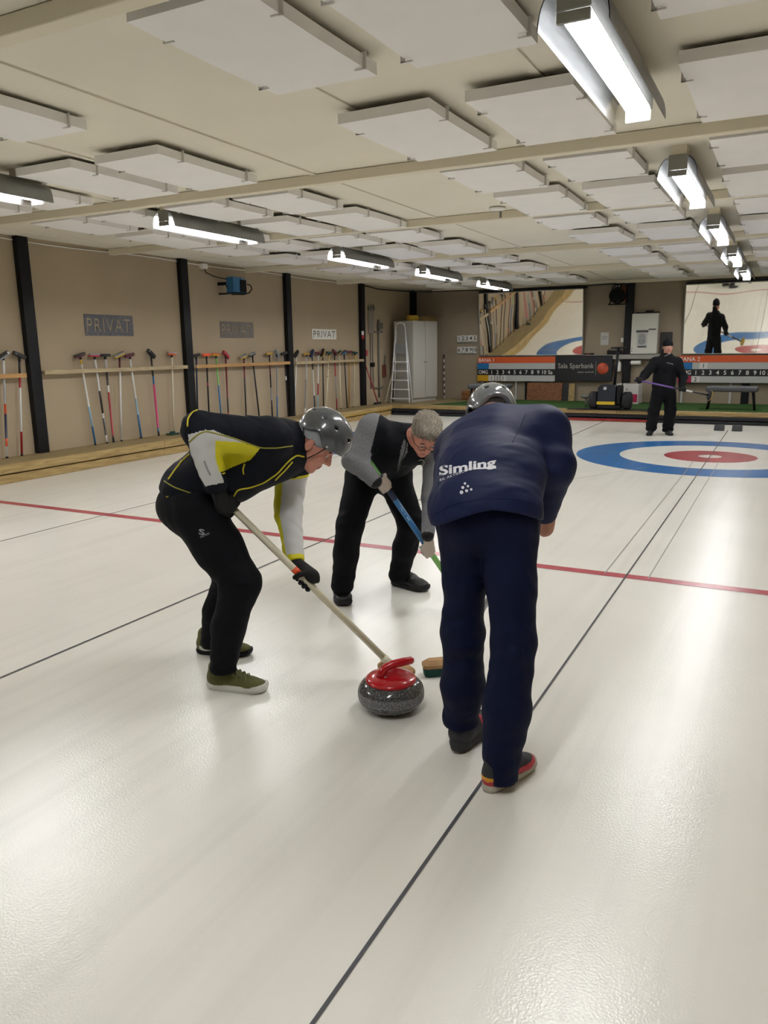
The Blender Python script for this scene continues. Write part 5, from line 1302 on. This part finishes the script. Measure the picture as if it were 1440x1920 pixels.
def strands(hr, H, m, count, seed):
    """loose locks combed forward over the hair, one mesh nobody could count"""
    r = np.random.default_rng(seed); me = hr.data; n = len(me.polygons); mb = MB()
    for i in r.integers(0, n, count):
        p = me.polygons[int(i)]; c = np.array(p.center); nn = np.array(p.normal); q = H.loc(c[None])[0]
        if q[2] < -0.02 and q[1] > 0: continue
        g = H.y*(0.6+0.5*r.random())+H.x*(np.sign(q[0])*0.35+r.normal()*0.35)-H.z*(0.5 if q[2] < 0.06 else 0.0)
        g = unit(g-nn*(g @ nn)); L = 0.018+0.016*r.random(); s = unit(np.cross(g, nn))*r.normal()*0.15
        pts = [c-nn*0.001, c+g*L*0.4+nn*0.004, c+(g+s)*L*0.8+nn*0.004, c+(g+s)*L*1.1+nn*0.0015]
        mb.tube(pts, [0.0022, 0.0024, 0.0018, 0.0006], n=3, caps=False)
    return mb.build('hair_locks', m, hr, kind='stuff')
# ------------------------------------------------------------------ grey-haired sweeper in the black vest
def sweeper_grey():
    fw = unit(RH*0.55-FH*0.85); sd = unit(RH*0.85+FH*0.55)         # sd: towards his left, picture right
    Pv, Ch, Nb = at(708, 880, 4.76), at(752, 832, 4.56), at(782, 818, 4.42)
    hA, hB = at(680, 897, 4.70), at(738, 895, 4.80)
    kA, kB = at(656, 985, 4.53), at(771, 982, 4.70)
    aA, aB = at(642, 1092, 4.57), at(748, 1070, 4.82)
    shA, elA, wrA = at(700, 806, 4.47), at(664, 862, 4.40), at(703, 902, 4.33)
    shB, elB, wrB = at(818, 848, 4.50), at(807, 930, 4.42), at(802, 1004, 4.27)
    foot = on(874, 1134, 2, 0.07); tip = at(684, 853, 4.46)
    ax = unit(foot-tip)
    def near_shaft(p): return tip+ax*((p-tip) @ ax)
    hdA, hdB = near_shaft(at(716, 912, 4.31)), near_shaft(at(806, 1030, 4.3))
    H = Frame(at(797, 815, 4.30), -UP*0.72-FH*0.66+RH*0.10, UP*0.66-FH*0.66+RH*0.24, 1.0)
    P = thing('person', 'grey-haired sweeper with glasses, black vest and grey sleeves', 'person', np.array([*(aA[:2]+aB[:2])/2, 0]))
    fd = Field(); head_ops(fd, H, Nb)
    fd.add(ecap(Pv, Ch, (0.14, 0.10), (0.15, 0.11), sd), 0.05); fd.add(rcone(Nb, Ch, 0.07, 0.09), 0.05)
    for s, e, w in ((shA, elA, wrA), (shB, elB, wrB)):
        fd.add(rcone(Ch, s, 0.06, 0.045), 0.03); fd.add(rcone(s, e, 0.042, 0.034), 0.03); fd.add(rcone(e, w, 0.034, 0.026), 0.02)
    for h_, k_, a_ in ((hA, kA, aA), (hB, kB, aB)): fd.add(rcone(h_, k_, 0.07, 0.048), 0.04); fd.add(rcone(k_, a_, 0.046, 0.034), 0.02)
    mA, mB = -FH*0.6-RH*0.5+UP*0.35, -FH*0.8-RH*0.35
    grip_ops(fd, hdA, ax, mA, 0.017, wrA, 1, -1, 0.93, 0.7); grip_ops(fd, hdB, ax, mB, 0.017, wrB, 1, -1, 0.93, 0.7)
    lo, hi = bounds([H(0, 0, 0.16), Pv, aA, aB, elA, hdB, H(0, .15, 0), shB], 0.10); lo[2] = 0.05
    grow(fd, lo, hi, 0.0045, 'body', [M_SKIN2, M_LIP], face_slot(H), P)
    eyes(H, P)
    # hair: short grey shell with a ragged hairline
    fd = Field(); fd.add(H.e((0, -0.014, 0.048), (0.080, 0.100, 0.085)), 0)
    fd.add(H.e((0.01, 0.050, 0.100), (0.050, 0.040, 0.026)), 0.02)
    fd.wob(rumple(0.0015, 120, 11))
    fd.cut(lambda p: (lambda q: np.where(q[:, 1] > -0.01, 0.052+0.25*np.maximum(0, q[:, 1]-0.04)-0.35*np.maximum(0, 0.03-q[:, 1])-1.5*np.maximum(0, np.abs(q[:, 0])-0.062), 0.0-0.08*np.clip((-0.03-q[:, 1])/0.04, 0, 1))-q[:, 2])(H.loc(p)), 0.006)
    lo, hi = bounds([H(0, 0, 0.05)], 0.14); hr = grow(fd, lo, hi, 0.0042, 'hair', M_HAIRG, None, P)
    strands(hr, H, M_HAIRG, 1100, 3)
    # glasses
    M_GLS = mat('glasses_wire', '2a2a2e', 0.3, metal=0.6)
    gl = thing_child('glasses', P)
    for s in (-1, 1):
        MB().tube([H(s*(0.033+0.023*math.cos(a)), 0.101-0.006*abs(math.cos(a)), 0.0+0.017*math.sin(a)) for a in np.linspace(0, 2*math.pi, 21)], 0.0016, n=6, caps=False).build('lens_rim', M_GLS, gl)
        MB().tube([H(s*0.056, 0.094, 0.006), H(s*0.076, 0.07, 0.008), H(s*0.083, 0.0, 0.006), H(s*0.083, -0.012, -0.01)], 0.0016, n=6).build('temple', M_GLS, gl)
    MB().tube([H(-0.010, 0.103, 0.004), H(0, 0.107, 0.008), H(0.010, 0.103, 0.004)], 0.0016, n=6).build('bridge', M_GLS, gl)
    # trousers
    M_TR = mat('black_trousers', '0b0c11', 0.75, spec=0.15, bump=0.15, bscale=25)
    fd = Field(); fd.add(ecap(at(690, 885, 4.74), at(732, 883, 4.80), (0.13, 0.135), (0.13, 0.135), fw), 0.04)
    for h_, k_, a_ in ((hA, kA, aA), (hB, kB, aB)):
        m_ = (k_+a_)/2
        fd.add(rcone(h_, k_, 0.108, 0.083), 0.05); fd.add(rcone(k_, m_, 0.083, 0.076), 0.03); fd.add(rcone(m_, a_-UP*0.02, 0.076, 0.070), 0.03)
        fd.wob(ripple(k_, unit(a_-h_), 0.11, 0.006, 80)); fd.wob(ripple(a_+UP*0.04, UP, 0.10, 0.008, 100, 1.0)); fd.wob(ripple(h_, unit(k_-h_), 0.12, 0.006, 60, 2.0))
    fd.wob(rumple(0.0022, 40, 4)); fd.cut(half((0, 0, 0.05), -UP), 0.004)
    lo, hi = bounds([hA, hB, kA, kB, aA, aB], 0.17); lo[2] = 0.03
    tr = grow(fd, lo, hi, 0.0075, 'trousers', M_TR, None, P); tt = bvh(tr)
    V, F = letters('H', 0.02); decal(tt, 'trouser_logo', V, F, ((785, 938), (792, 941), (790, 949), (783, 946)), mat('logo_grey', '9a9ca0', 0.6), P)
    # vest and sleeves
    M_VEST = mat('black_vest', '0d0f15', 0.7, spec=0.15, bump=0.12, bscale=30); M_GREY = mat('grey_melange', '6f7072', 0.9, var=0.18, vscale=160, bump=0.2, bscale=120)
    fd = Field()
    fd.add(ecap(at(708, 872, 4.76), at(735, 850, 4.65), (0.17, 0.135), (0.185, 0.135), sd), 0.03)
    fd.add(ecap(at(735, 850, 4.65), at(757, 836, 4.54), (0.185, 0.135), (0.19, 0.125), sd), 0.04)
    fd.add(rcone(at(757, 832, 4.53), Nb, 0.115, 0.080), 0.04)
    fd.wob(rumple(0.002, 35, 6)); fd.cut(half(at(708, 893, 4.76), -UP*0.9-RH*0.25+FH*0.2), 0.006)
    for s, e, w, r0, r1, r2 in ((shA, elA, wrA, 0.090, 0.068, 0.043), (shB, elB, wrB, 0.078, 0.050, 0.038)):
        fd.add(rcone(Ch+unit(s-Ch)*0.08, s, 0.095, r0), 0.05); fd.add(rcone(s, e, r0, r1), 0.03); fd.add(rcone(e, w, r1, r2), 0.03)
        fd.wob(ripple(e, unit(w-s), 0.10, 0.006, 80)); fd.wob(ripple(s, unit(e-s), 0.09, 0.005, 70, 2)); fd.wob(ripple((e+w)/2, unit(w-e), 0.10, 0.004, 100, 1))
    fd.sub(rcone(Nb+unit(H.o-Nb)*0.02, H.o, 0.060, 0.075), 0.008)
    lo, hi = bounds([Pv, elA, shA, shB, wrB, wrA, Nb], 0.18)
    def slot(c, n):
        dA = np.minimum(rcone(shA, elA, .090, .068)(c), rcone(elA, wrA, .068, .043)(c)); dB = np.minimum(rcone(shB, elB, .078, .05)(c), rcone(elB, wrB, .05, .038)(c))
        q = project(c); s = np.zeros(len(c), int)
        s[(dA < 0.012) & (q[:, 0] < 709-0.25*(q[:, 1]-790))] = 1
        s[(dA < 0.012) & (q[:, 1] > 838) & (q[:, 0] < 690+0.5*(q[:, 1]-838))] = 1
        s[(dB < 0.012) & (((c-shB) @ unit(elB-shB)) > 0.02)] = 1
        s[inpoly(q, [(757, 822), (764, 830), (764, 848), (752, 866), (748, 882), (745, 882), (750, 850)])] = 1
        for w, e, t0 in ((wrA, elA, 0.012), (wrB, elB, -0.006)): s[(((c-w) @ unit(w-e)) > t0) & (np.linalg.norm(c-w, axis=1) < 0.09)] = 2
        return s
    jk = grow(fd, lo, hi, 0.006, 'vest', [M_VEST, M_GREY, M_BLACK], slot, P); tj = bvh(jk)
    piping(tj, 'zip', [(763, 822), (760, 846), (750, 868), (745, 886)], 0.003, M_BLACK, jk)
    ring = [(math.cos(a), math.sin(a)) for a in np.linspace(-2.4, 2.2, 15)]
    piping(tj, 'chest_emblem', [(790+6*c, 868+6.5*s) for c, s in ring], 0.004, mat('emblem_silver', 'a9a79a', 0.4), jk, step=2)
    # patterned neck scarf
    fd = Field(); fd.add(rcone(Nb+unit(H.o-Nb)*0.02, Nb+unit(H.o-Nb)*0.06, 0.069, 0.063), 0)
    lo, hi = bounds([Nb], 0.16); grow(fd, lo, hi, 0.006, 'neck_scarf', mat('scarf_print', '3b3d45', 0.85, var=0.9, vscale=70), None, P)
    # gloves
    M_GW = mat('pale_glove', 'b9ada0', 0.8, bump=0.2, bscale=60)
    for hd_, m_, w_ in ((hdA, mA, wrA), (hdB, mB, wrB)):
        fd = Field(); grip_ops(fd, hd_, ax, m_, 0.0175, w_, 1, -1, 1.0, 1.08); lo, hi = bounds([hd_, w_], 0.085)
        grow(fd, lo, hi, 0.0045, 'glove', [M_GW, mat('glove_black', '1c1c20', 0.8)], (lambda c, n, h=hd_, m=m_: np.where(((c-h) @ unit(np.cross(ax, m))) > 0.028, 1, 0)), P)
    M_BS = mat('black_leather_shoe', '17181b', 0.5, bump=0.1, bscale=60)
    g = on(636, 1112, 2, 0.0); t_ = on(647, 1139, 2, 0.0); g = t_-unit(t_-g)*0.29
    F1 = Frame(g, t_-g, UP); shoe(P, F1, M_BS, M_RUBBER, 0.29, 1.18, trim_m=None, lace_m=None, tall=1.1)
    g = on(727, 1093, 2, 0.0); t_ = on(804, 1110, 2, 0.0); L = np.linalg.norm(t_-g)
    F2 = Frame(t_-unit(t_-g)*0.30, t_-g, UP); shoe(P, F2, M_BS, M_RUBBER, 0.30, 1.18, tall=1.1)
    for Fx in (Frame(F1.o, F1.y, F1.z, 1.16), Frame(F2.o, F2.y, F2.z, 1.16)):
        mb = MB(); 
        mb.tube([Fx(-0.042, 0.15, 0.045), Fx(-0.025, 0.145, 0.078), Fx(0, 0.143, 0.088), Fx(0.025, 0.145, 0.078), Fx(0.042, 0.15, 0.045)], 0.012, n=8, flat=0.35)
        mb.build('shoe_strap', M_BS, P)
        MB().tube([Fx(-0.044, 0.163, 0.045), Fx(-0.026, 0.16, 0.074), Fx(0, 0.158, 0.084), Fx(0.026, 0.16, 0.074), Fx(0.044, 0.163, 0.045)], 0.0015, n=5).build('shoe_stitching', cm('grey'), P)
    def br(B):
        c = np.array([foot[0], foot[1], 0.0]); wood_brush(B, c, RH*0.8+FH*0.4, cm('maroon'), cm('white'), 0.17, 0.06)
        MB().cyl(foot-ax*0.05, foot+ax*0.01, 0.019, 0.021, n=12).build('socket', M_BLACK, B)
    sweep_broom('sweeping_broom', 'blue and green shafted broom held by the grey-haired sweeper', tip, foot, 0.017, [(.14, 'green'), (.30, 'navy'), (.62, 'blue'), (1, 'green')], br)
    # lettering along the blue shaft
    a_ = tip+ax*((at(745, 955, 4.3)-tip) @ ax); mb = MB(); vv = unit(np.cross(CF, ax)); nn = unit(np.cross(ax, vv)); nn = nn if nn @ CF < 0 else -nn
    V, F = letters('NVM', 0.03); mb.add([a_+ax*(x*0.10)+(vv*(0.5-y)*0.016)+nn*0.0176*math.sqrt(max(0.1, 1-((0.5-y)*1.1)**2)) for x, y in V], F)
    mb.build('shaft_lettering', cm('lightblue'), [o for o in bpy.data.objects if o.name.startswith('sweeping_broom')][-1])
sweeper_grey()

# ------------------------------------------------------------------ sweeper in the navy jacket, seen from behind
def sweeper_navy():
    fw = FH; sd = RH
    Pv, Ch, Nb = at(912, 965, 2.66), at(925, 840, 2.95), at(924, 792, 3.08)
    hL, hR = at(872, 990, 2.68), at(956, 990, 2.63)
    kL, kR = at(868, 1190, 2.72), at(963, 1205, 2.55)
    aL, aR = at(866, 1372, 2.80), at(936, 1445, 2.50)
    shR, elR, wrR = at(1024, 812, 2.98), at(1040, 876, 2.88), at(1022, 960, 2.96)
    shL, elL, wrL = at(862, 848, 3.06), at(850, 930, 3.28), at(905, 1030, 3.34)
    foot = on(840, 1236, 2, 0.075); hdR = at(1016, 979, 3.0); ax = unit(foot-hdR); tip = hdR-ax*0.07; hdL = hdR+ax*0.30
    H = Frame(at(923, 798, 3.18), FH*0.80-UP*0.56-RH*0.06, UP*0.82+FH*0.55+RH*0.02, 1.0)
    P = thing('person', 'sweeper in navy jacket with white back lettering seen from behind', 'person', np.array([*(aL[:2]+aR[:2])/2, 0]))
    fd = Field(); head_ops(fd, H, Nb)
    fd.add(ecap(Pv, Ch, (0.14, 0.10), (0.15, 0.10), sd), 0.05); fd.add(rcone(Nb, Ch, 0.065, 0.09), 0.05)
    for s, e, w in ((shR, elR, wrR), (shL, elL, wrL)):
        fd.add(rcone(Ch, s, 0.06, 0.045), 0.03); fd.add(rcone(s, e, 0.042, 0.036), 0.03); fd.add(rcone(e, w, 0.036, 0.028), 0.02)
    for h_, k_, a_ in ((hL, kL, aL), (hR, kR, aR)): fd.add(rcone(h_, k_, 0.07, 0.048), 0.04); fd.add(rcone(k_, a_, 0.046, 0.034), 0.02)
    grip_ops(fd, hdR, -ax, RH*0.75-FH*0.5, 0.015, wrR, 1, 1, 1.0, 1.05); grip_ops(fd, hdL, ax, FH*0.6-RH*0.5+UP*0.3, 0.015, wrL, 1, 1, 1.0, 1.0)
    lo, hi = bounds([H(0, 0, 0.16), Pv, aL, aR, elR, hdL, H(0, .15, 0), shL, elL], 0.10); lo[2] = 0.05
    grow(fd, lo, hi, 0.0048, 'body', [M_SKIN, M_LIP], face_slot(H), P)
    eyes(H, P)
    fd = Field(); fd.add(H.e((0, -0.014, 0.040), (0.081, 0.101, 0.085)), 0); fd.wob(rumple(0.002, 200, 2))
    fd.cut(lambda p: (lambda q: np.where(q[:, 1] > 0.0, 0.05, -0.115)-q[:, 2])(H.loc(p)), 0.006); fd.add(rcone(H(0, -0.035, -0.02), H(0, -0.045, -0.10), 0.072, 0.074), 0.03); fd.sub(H.e((0, 0.03, -0.02), (0.09, 0.05, 0.05)), 0.01)
    lo, hi = bounds([H(0, 0, 0.03)], 0.14); grow(fd, lo, hi, 0.005, 'hair', M_HAIRD, None, P)
    helmet(P, H, mat('helmet_silver', '6f7376', 0.16, coat=0.7, var=0.05, vscale=5), arch=0.035)
    M_TR = mat('navy_trousers', '0a1330', 0.7, spec=0.15, bump=0.12, bscale=25)
    fd = Field(); fd.add(ecap(at(884, 968, 2.66), at(944, 968, 2.64), (0.125, 0.128), (0.125, 0.128), fw), 0.05)
    for h_, k_, a_, hem in ((hL, kL, aL, 0.0), (hR, kR, aR, 0.0)):
        m_ = (k_+a_)/2
        tm = 0.078 if h_ is hL else 0.088; fd.add(rcone(h_, (h_+k_)/2, 0.100, tm), 0.03); fd.add(rcone((h_+k_)/2, k_, tm, 0.078), 0.03); fd.add(rcone(k_, m_-FH*0.01, 0.078, 0.081), 0.03); fd.add(rcone(m_-FH*0.01, a_-UP*0.03, 0.081, 0.068), 0.03)
        fd.wob(ripple(k_-FH*0.05, unit(a_-h_), 0.12, 0.007, 70, 0.5)); fd.wob(ripple(a_+UP*0.06, UP, 0.12, 0.006, 80, 1.0)); fd.wob(ripple(h_-UP*0.08, unit(k_-h_+RH*0.1), 0.12, 0.006, 60, 2.0))
    fd.wob(rumple(0.0036, 24, 8)); fd.wob(rumple(0.001, 80, 18))
    fd.cut(lambda p: np.where((p-aL) @ RH < 0.075, 0.098, 0.032)-p[:, 2], 0.004)
    lo, hi = bounds([hL, hR, kL, kR, aL, aR], 0.17); lo[2] = 0.02
    tr = grow(fd, lo, hi, 0.007, 'trousers', M_TR, None, P)
    M_NJ = mat('navy_softshell', '141d40', 0.62, spec=0.2, bump=0.12, bscale=22)
    fd = Field()
    fd.add(ecap(at(911, 955, 2.64), at(918, 890, 2.78), (0.205, 0.150), (0.200, 0.140), sd), 0.03)
    fd.add(ecap(at(918, 890, 2.78), at(926, 838, 2.95), (0.195, 0.135), (0.205, 0.125), sd), 0.04)
    fd.add(rcone(at(926, 832, 2.96), at(930, 797, 3.06), 0.12, 0.085), 0.05); fd.add(rcone(at(950, 812, 3.03), at(1010, 806, 3.0), 0.105, 0.095), 0.05); fd.add(rcone(at(915, 820, 3.03), shL, 0.105, 0.095), 0.05)
    fd.wob(rumple(0.0042, 22, 9)); fd.wob(rumple(0.0012, 75, 19))
    def hem(p):
        q = p-at(915, 952, 2.54); return -(q[:, 2]+0.055*np.clip(np.abs(q @ RH)/0.19, 0, 1.1)**2+0.03*np.clip(-(q @ RH)/0.19, 0, 1))
    fd.cut(hem, 0.006)
    for s, e, w, r0, r1, r2, r3 in ((shR, elR, wrR, 0.088, 0.078, 0.072, 0.050), (shL, elL, wrL, 0.088, 0.074, 0.068, 0.048)):
        fd.add(rcone(Ch+unit(s-Ch)*0.08, s, 0.10, r0), 0.06); fd.add(rcone(s, e, r0, r1), 0.03); fd.add(rcone(e, w, r2, r3), 0.03)
        fd.wob(ripple(e, unit(w-s), 0.12, 0.009, 60)); fd.wob(ripple(s, unit(e-s), 0.10, 0.006, 60, 2)); fd.wob(ripple((e+w)/2, unit(w-e), 0.10, 0.005, 90, 1))
    fd.cut(half(Nb+UP*0.035+FH*0.03, unit(UP*0.6+FH*0.8)), 0.01)
    lo, hi = bounds([Pv-UP*0.08, elR, shR, shL, wrL, wrR, Nb, elL], 0.20)
    jk = grow(fd, lo, hi, 0.006, 'jacket', M_NJ, None, P); tj = bvh(jk)
    M_W = mat('print_white', 'dddde2', 0.6)
    V, F = letters('Simling', 0.03, 1.0); decal(tj, 'lettering', V, F, ((824, 874), (930, 858), (930, 879), (824, 898)), M_W, jk)
    V, F = letters('BIL AKTIEBOLAG', 0.0, 1.1); decal(tj, 'lettering', V, F, ((825, 898), (887, 876), (887, 880), (825, 903)), M_W, jk)
    V = np.array([(0, 0), (1, 0), (1, 1), (0, 1)], float); decal(tj, 'lettering', np.array([(i/10, j) for j in (0, 1) for i in range(11)], float), [(i, i+1, 12+i, 11+i) for i in range(10)], ((889, 878), (930, 876), (930, 879), (889, 880.5)), M_W, jk)
    for x, y, r in ((872, 907, 2.3), (868, 914.5, 2.8), (877.5, 912, 2.2), (865.5, 923.5, 3.4), (875, 920.5, 2.8), (883.5, 918, 2.3)):
        a = np.linspace(0, 2*math.pi, 17)[:-1]; decal(tj, 'emblem_dot', np.stack([0.5+0.5*np.cos(a), 0.5+0.5*np.sin(a)], 1), [tuple(range(16))], ((x-r, y-r), (x+r, y-r), (x+r, y+r), (x-r, y+r)), M_W, jk)
    piping(tj, 'seam', [(960, 830), (975, 800), (985, 775)], 0.0015, M_NJ, jk); piping(tj, 'seam', [(812, 965), (850, 945), (912, 934), (970, 935), (1008, 945)], 0.0015, M_NJ, jk)
    # shoes
    M_DS = mat('dark_shoe', '2a2b30', 0.7); M_RS = mat('red_trim', 'c43a4a', 0.6); M_YS = mat('yellow_trim', 'd99a20', 0.6); M_PS = mat('pale_sole', 'b9b3a6', 0.7)
    t_ = on(985, 1437, 2, 0.0); g = on(914, 1484, 2, 0.0); FR = Frame(g, t_-g, UP); FR = Frame(g-FR.y*0.015, t_-g, UP)
    shoe(P, FR, M_DS, M_PS, 0.285, lace_m=None, trim_m=[M_YS, M_RS], trim=lambda q: np.where((q[:, 2] < 0.062) & (q[:, 1] < 0.09), np.where(q[:, 2] < 0.046, 2, 1), np.where((q[:, 2] < 0.05), 2, 0)))
    t_ = on(903, 1366, 2, 0.0); g = on(852, 1416, 2, 0.0); fx = unit(t_-g)
    FL = Frame(g+UP*0.012, fx*1.0-UP*0.04, UP+fx*0.04); shoe(P, FL, M_DS, mat('dark_sole', '2e2e32', 0.8), 0.30, 1.18, sole_t=0.04, lace_m=None, trim_m=[M_RS], trim=lambda q: np.where((np.abs(q[:, 1]-0.15) < 0.02) & (q[:, 2] > 0.05), 1, 0))
    def br(B):
        c = np.array([foot[0], foot[1], 0.0]); wood_brush(B, c, RH*0.95+FH*0.15, wood('brush_wood', 'b08a5c', '946f45', (2, 2, 2), 0.6, knots=False), mat('brush_green', '0f3d35', 0.9), 0.25, 0.075)
        MB().cyl(foot-ax*0.05, foot+ax*0.01, 0.02, 0.022, n=12).build('socket', cm('cream'), B)
    sweep_broom('sweeping_broom', 'broom with wooden block and green bristles held by the navy jacket sweeper', tip-ax*0.02, foot, 0.015, [(1, 'silver')], br)
sweeper_navy()

# ------------------------------------------------------------------ man in black at the far end
def far_man():
    D = 13.5; A = lambda x, y, d=D: at(x, y, d)
    fw = unit(-FH-RH*0.1); sd = RH
    Pv, Ch, Nb = A(1243, 728), A(1248, 689), A(1250, 669)
    hA, hB = A(1234, 738), A(1255, 738); kA, kB = A(1226, 770), A(1257, 770); aA, aB = A(1221, 801), A(1252, 804)
    shA, elA, wrA = A(1229, 680), A(1209, 703, 13.42), A(1199, 714, 13.3); shB, elB, wrB = A(1269, 680), A(1281, 708, 13.42), A(1278, 727, 13.26)
    tip, foot = A(1192, 712, 13.25), A(1328, 741, 13.2); ax = unit(foot-tip)
    hdA, hdB = tip+ax*0.05, tip+ax*((A(1279, 731, 13.25)-tip) @ ax)
    H = Frame(A(1252, 652), fw-UP*0.05, UP, 1.0)
    P = thing('person', 'man in black with beanie standing behind the rings at the end wall', 'person', np.array([*((aA+aB)/2)[:2], 0]))
    fd = Field(); head_ops(fd, H, Nb); fd.add(ecap(Pv, Ch, (0.14, 0.1), (0.15, 0.1), sd), 0.05); fd.add(rcone(Nb, Ch, 0.06, 0.08), 0.04)
    for s, e, w in ((shA, elA, wrA), (shB, elB, wrB)): fd.add(rcone(Ch, s, 0.06, 0.045), 0.03); fd.add(rcone(s, e, 0.042, 0.034), 0.03); fd.add(rcone(e, w, 0.034, 0.026), 0.02)
    for h_, k_, a_ in ((hA, kA, aA), (hB, kB, aB)): fd.add(rcone(h_, k_, 0.07, 0.048), 0.04); fd.add(rcone(k_, a_, 0.046, 0.034), 0.02)
    for h_, w_ in ((hdA, wrA), (hdB, wrB)): grip_ops(fd, h_, ax, FH*0.2-fw*0+UP*0.8, 0.0145, w_, 1, -1, 0.95, 0.85)
    lo, hi = bounds([H(0, 0, 0.16), aA, aB, wrA, wrB, hdA, hdB, H(0, .15, 0)], 0.10); lo[2] = 0.05
    grow(fd, lo, hi, 0.007, 'body', [M_SKIN, M_LIP], face_slot(H), P); eyes(H, P)
    M_B = mat('black_fleece', '0e0f13', 0.85, spec=0.2)
    fd = Field(); fd.add(H.e((0, -0.012, 0.052), (0.086, 0.105, 0.105)), 0); fd.cut(half(H(0, 0, 0.028), -H.z-H.y*0.15), 0.01); fd.wob(rumple(0.002, 90, 3))
    lo, hi = bounds([H(0, 0, 0.06)], 0.16); bn = grow(fd, lo, hi, 0.008, 'beanie', M_B, None, P)
    fd = Field(); fd.add(H.e((0, -0.012, 0.036), (0.092, 0.111, 0.026)), 0); fd.sub(H.e((0, -0.012, 0.036), (0.080, 0.099, 0.06)), 0.003); grow(fd, lo, hi, 0.008, 'turn_up', M_B, None, bn)
    fd = Field(); fd.add(ecap(A(1238, 732), A(1250, 732), (0.13, 0.13), (0.13, 0.13), fw), 0.05)
    for h_, k_, a_ in ((hA, kA, aA), (hB, kB, aB)):
        fd.add(rcone(h_, k_, 0.115, 0.098), 0.04); fd.add(rcone(k_, a_, 0.098, 0.095), 0.03); fd.wob(ripple(a_+UP*.05, UP, 0.14, 0.012, 60)); fd.wob(ripple(k_, UP, 0.14, 0.01, 50))
    fd.cut(half((0, 0, 0.045), -UP), 0.004)
    lo, hi = bounds([hA, hB, kA, kB, aA, aB], 0.2); lo[2] = 0.02; grow(fd, lo, hi, 0.011, 'trousers', M_B, None, P)
    fd = Field(); fd.add(ecap(A(1244, 724), Ch, (0.20, 0.14), (0.20, 0.135), sd), 0.03); fd.add(rcone(Ch, Nb, 0.13, 0.095), 0.05)
    for s, e, w in ((shA, elA, wrA), (shB, elB, wrB)): fd.add(rcone(Nb-UP*0.03, s, 0.085, 0.085), 0.05); fd.add(rcone(Ch, s, 0.12, 0.09), 0.05); fd.add(rcone(s, e, 0.09, 0.075), 0.03); fd.add(rcone(e, w, 0.072, 0.05), 0.03); fd.wob(ripple(e, unit(w-s), 0.1, 0.008, 60))
    fd.cut(half(A(1244, 738), -UP), 0.006); fd.sub(rcone(Nb+UP*0.03, H.o, 0.06, 0.08), 0.01)
    fd.add(ecap(Nb-fw*0.03-UP*0.02, H(0, -0.080, -0.02), (0.09, 0.05), (0.068, 0.026), sd), 0.03)
    lo, hi = bounds([Pv, shA, shB, elA, elB, wrA, wrB, Nb], 0.2); jk = grow(fd, lo, hi, 0.010, 'jacket', M_B, None, P); tj = bvh(jk)
    piping(tj, 'chest_print', [(1250, 680), (1262, 683)], 0.006, mat('logo_grey', '9a9ca0', 0.6), jk, step=2)
    piping(tj, 'collar_edge', [(1246, 668), (1252, 665), (1257, 663)], 0.006, cm('grey'), jk, step=2)
    M_GL = mat('black_glove', '0c0d10', 0.85)
    for h_, w_ in ((hdA, wrA), (hdB, wrB)):
        fd = Field(); grip_ops(fd, h_, ax, FH*0.2+UP*0.8, 0.0155, w_, 1, -1, 1.1, 1.15); lo, hi = bounds([h_, w_], 0.09); grow(fd, lo, hi, 0.006, 'glove', M_GL, None, P)
    for a_, dx in ((aA, -0.45), (aB, 0.05)):
        F_ = Frame(np.array([a_[0], a_[1], 0])-unit(fw+RH*dx)*0.06, fw+RH*dx, UP); shoe(P, F_, mat('black_leather_shoe', '17181b', 0.5), M_RUBBER, 0.29)
    def br(B):
        n = unit(np.cross(ax, UP)); Mx = frame(foot, unit(UP*0.9+ax*0.2), unit(np.cross(ax, unit(UP*0.9+ax*0.2))), ax)
        MB().lathe([(0.0, 0.0), (0.06, 0.0), (0.085, 0.012), (0.088, 0.03), (0.0, 0.032)], 24, 0, Mx).build('brush_pad', M_BRISTLE, B)
        MB().lathe([(0.087, 0.026), (0.092, 0.03), (0.087, 0.036), (0.0, 0.037)], 24, 0, Mx).build('pad_rim', cm('yellow'), B)
    sweep_broom('held_broom', 'purple and white broom held across his waist by the man in black', tip, foot, 0.0145, [(.52, 'purple'), (.64, 'black'), (.78, 'white'), (1, 'black')], br)
far_man()
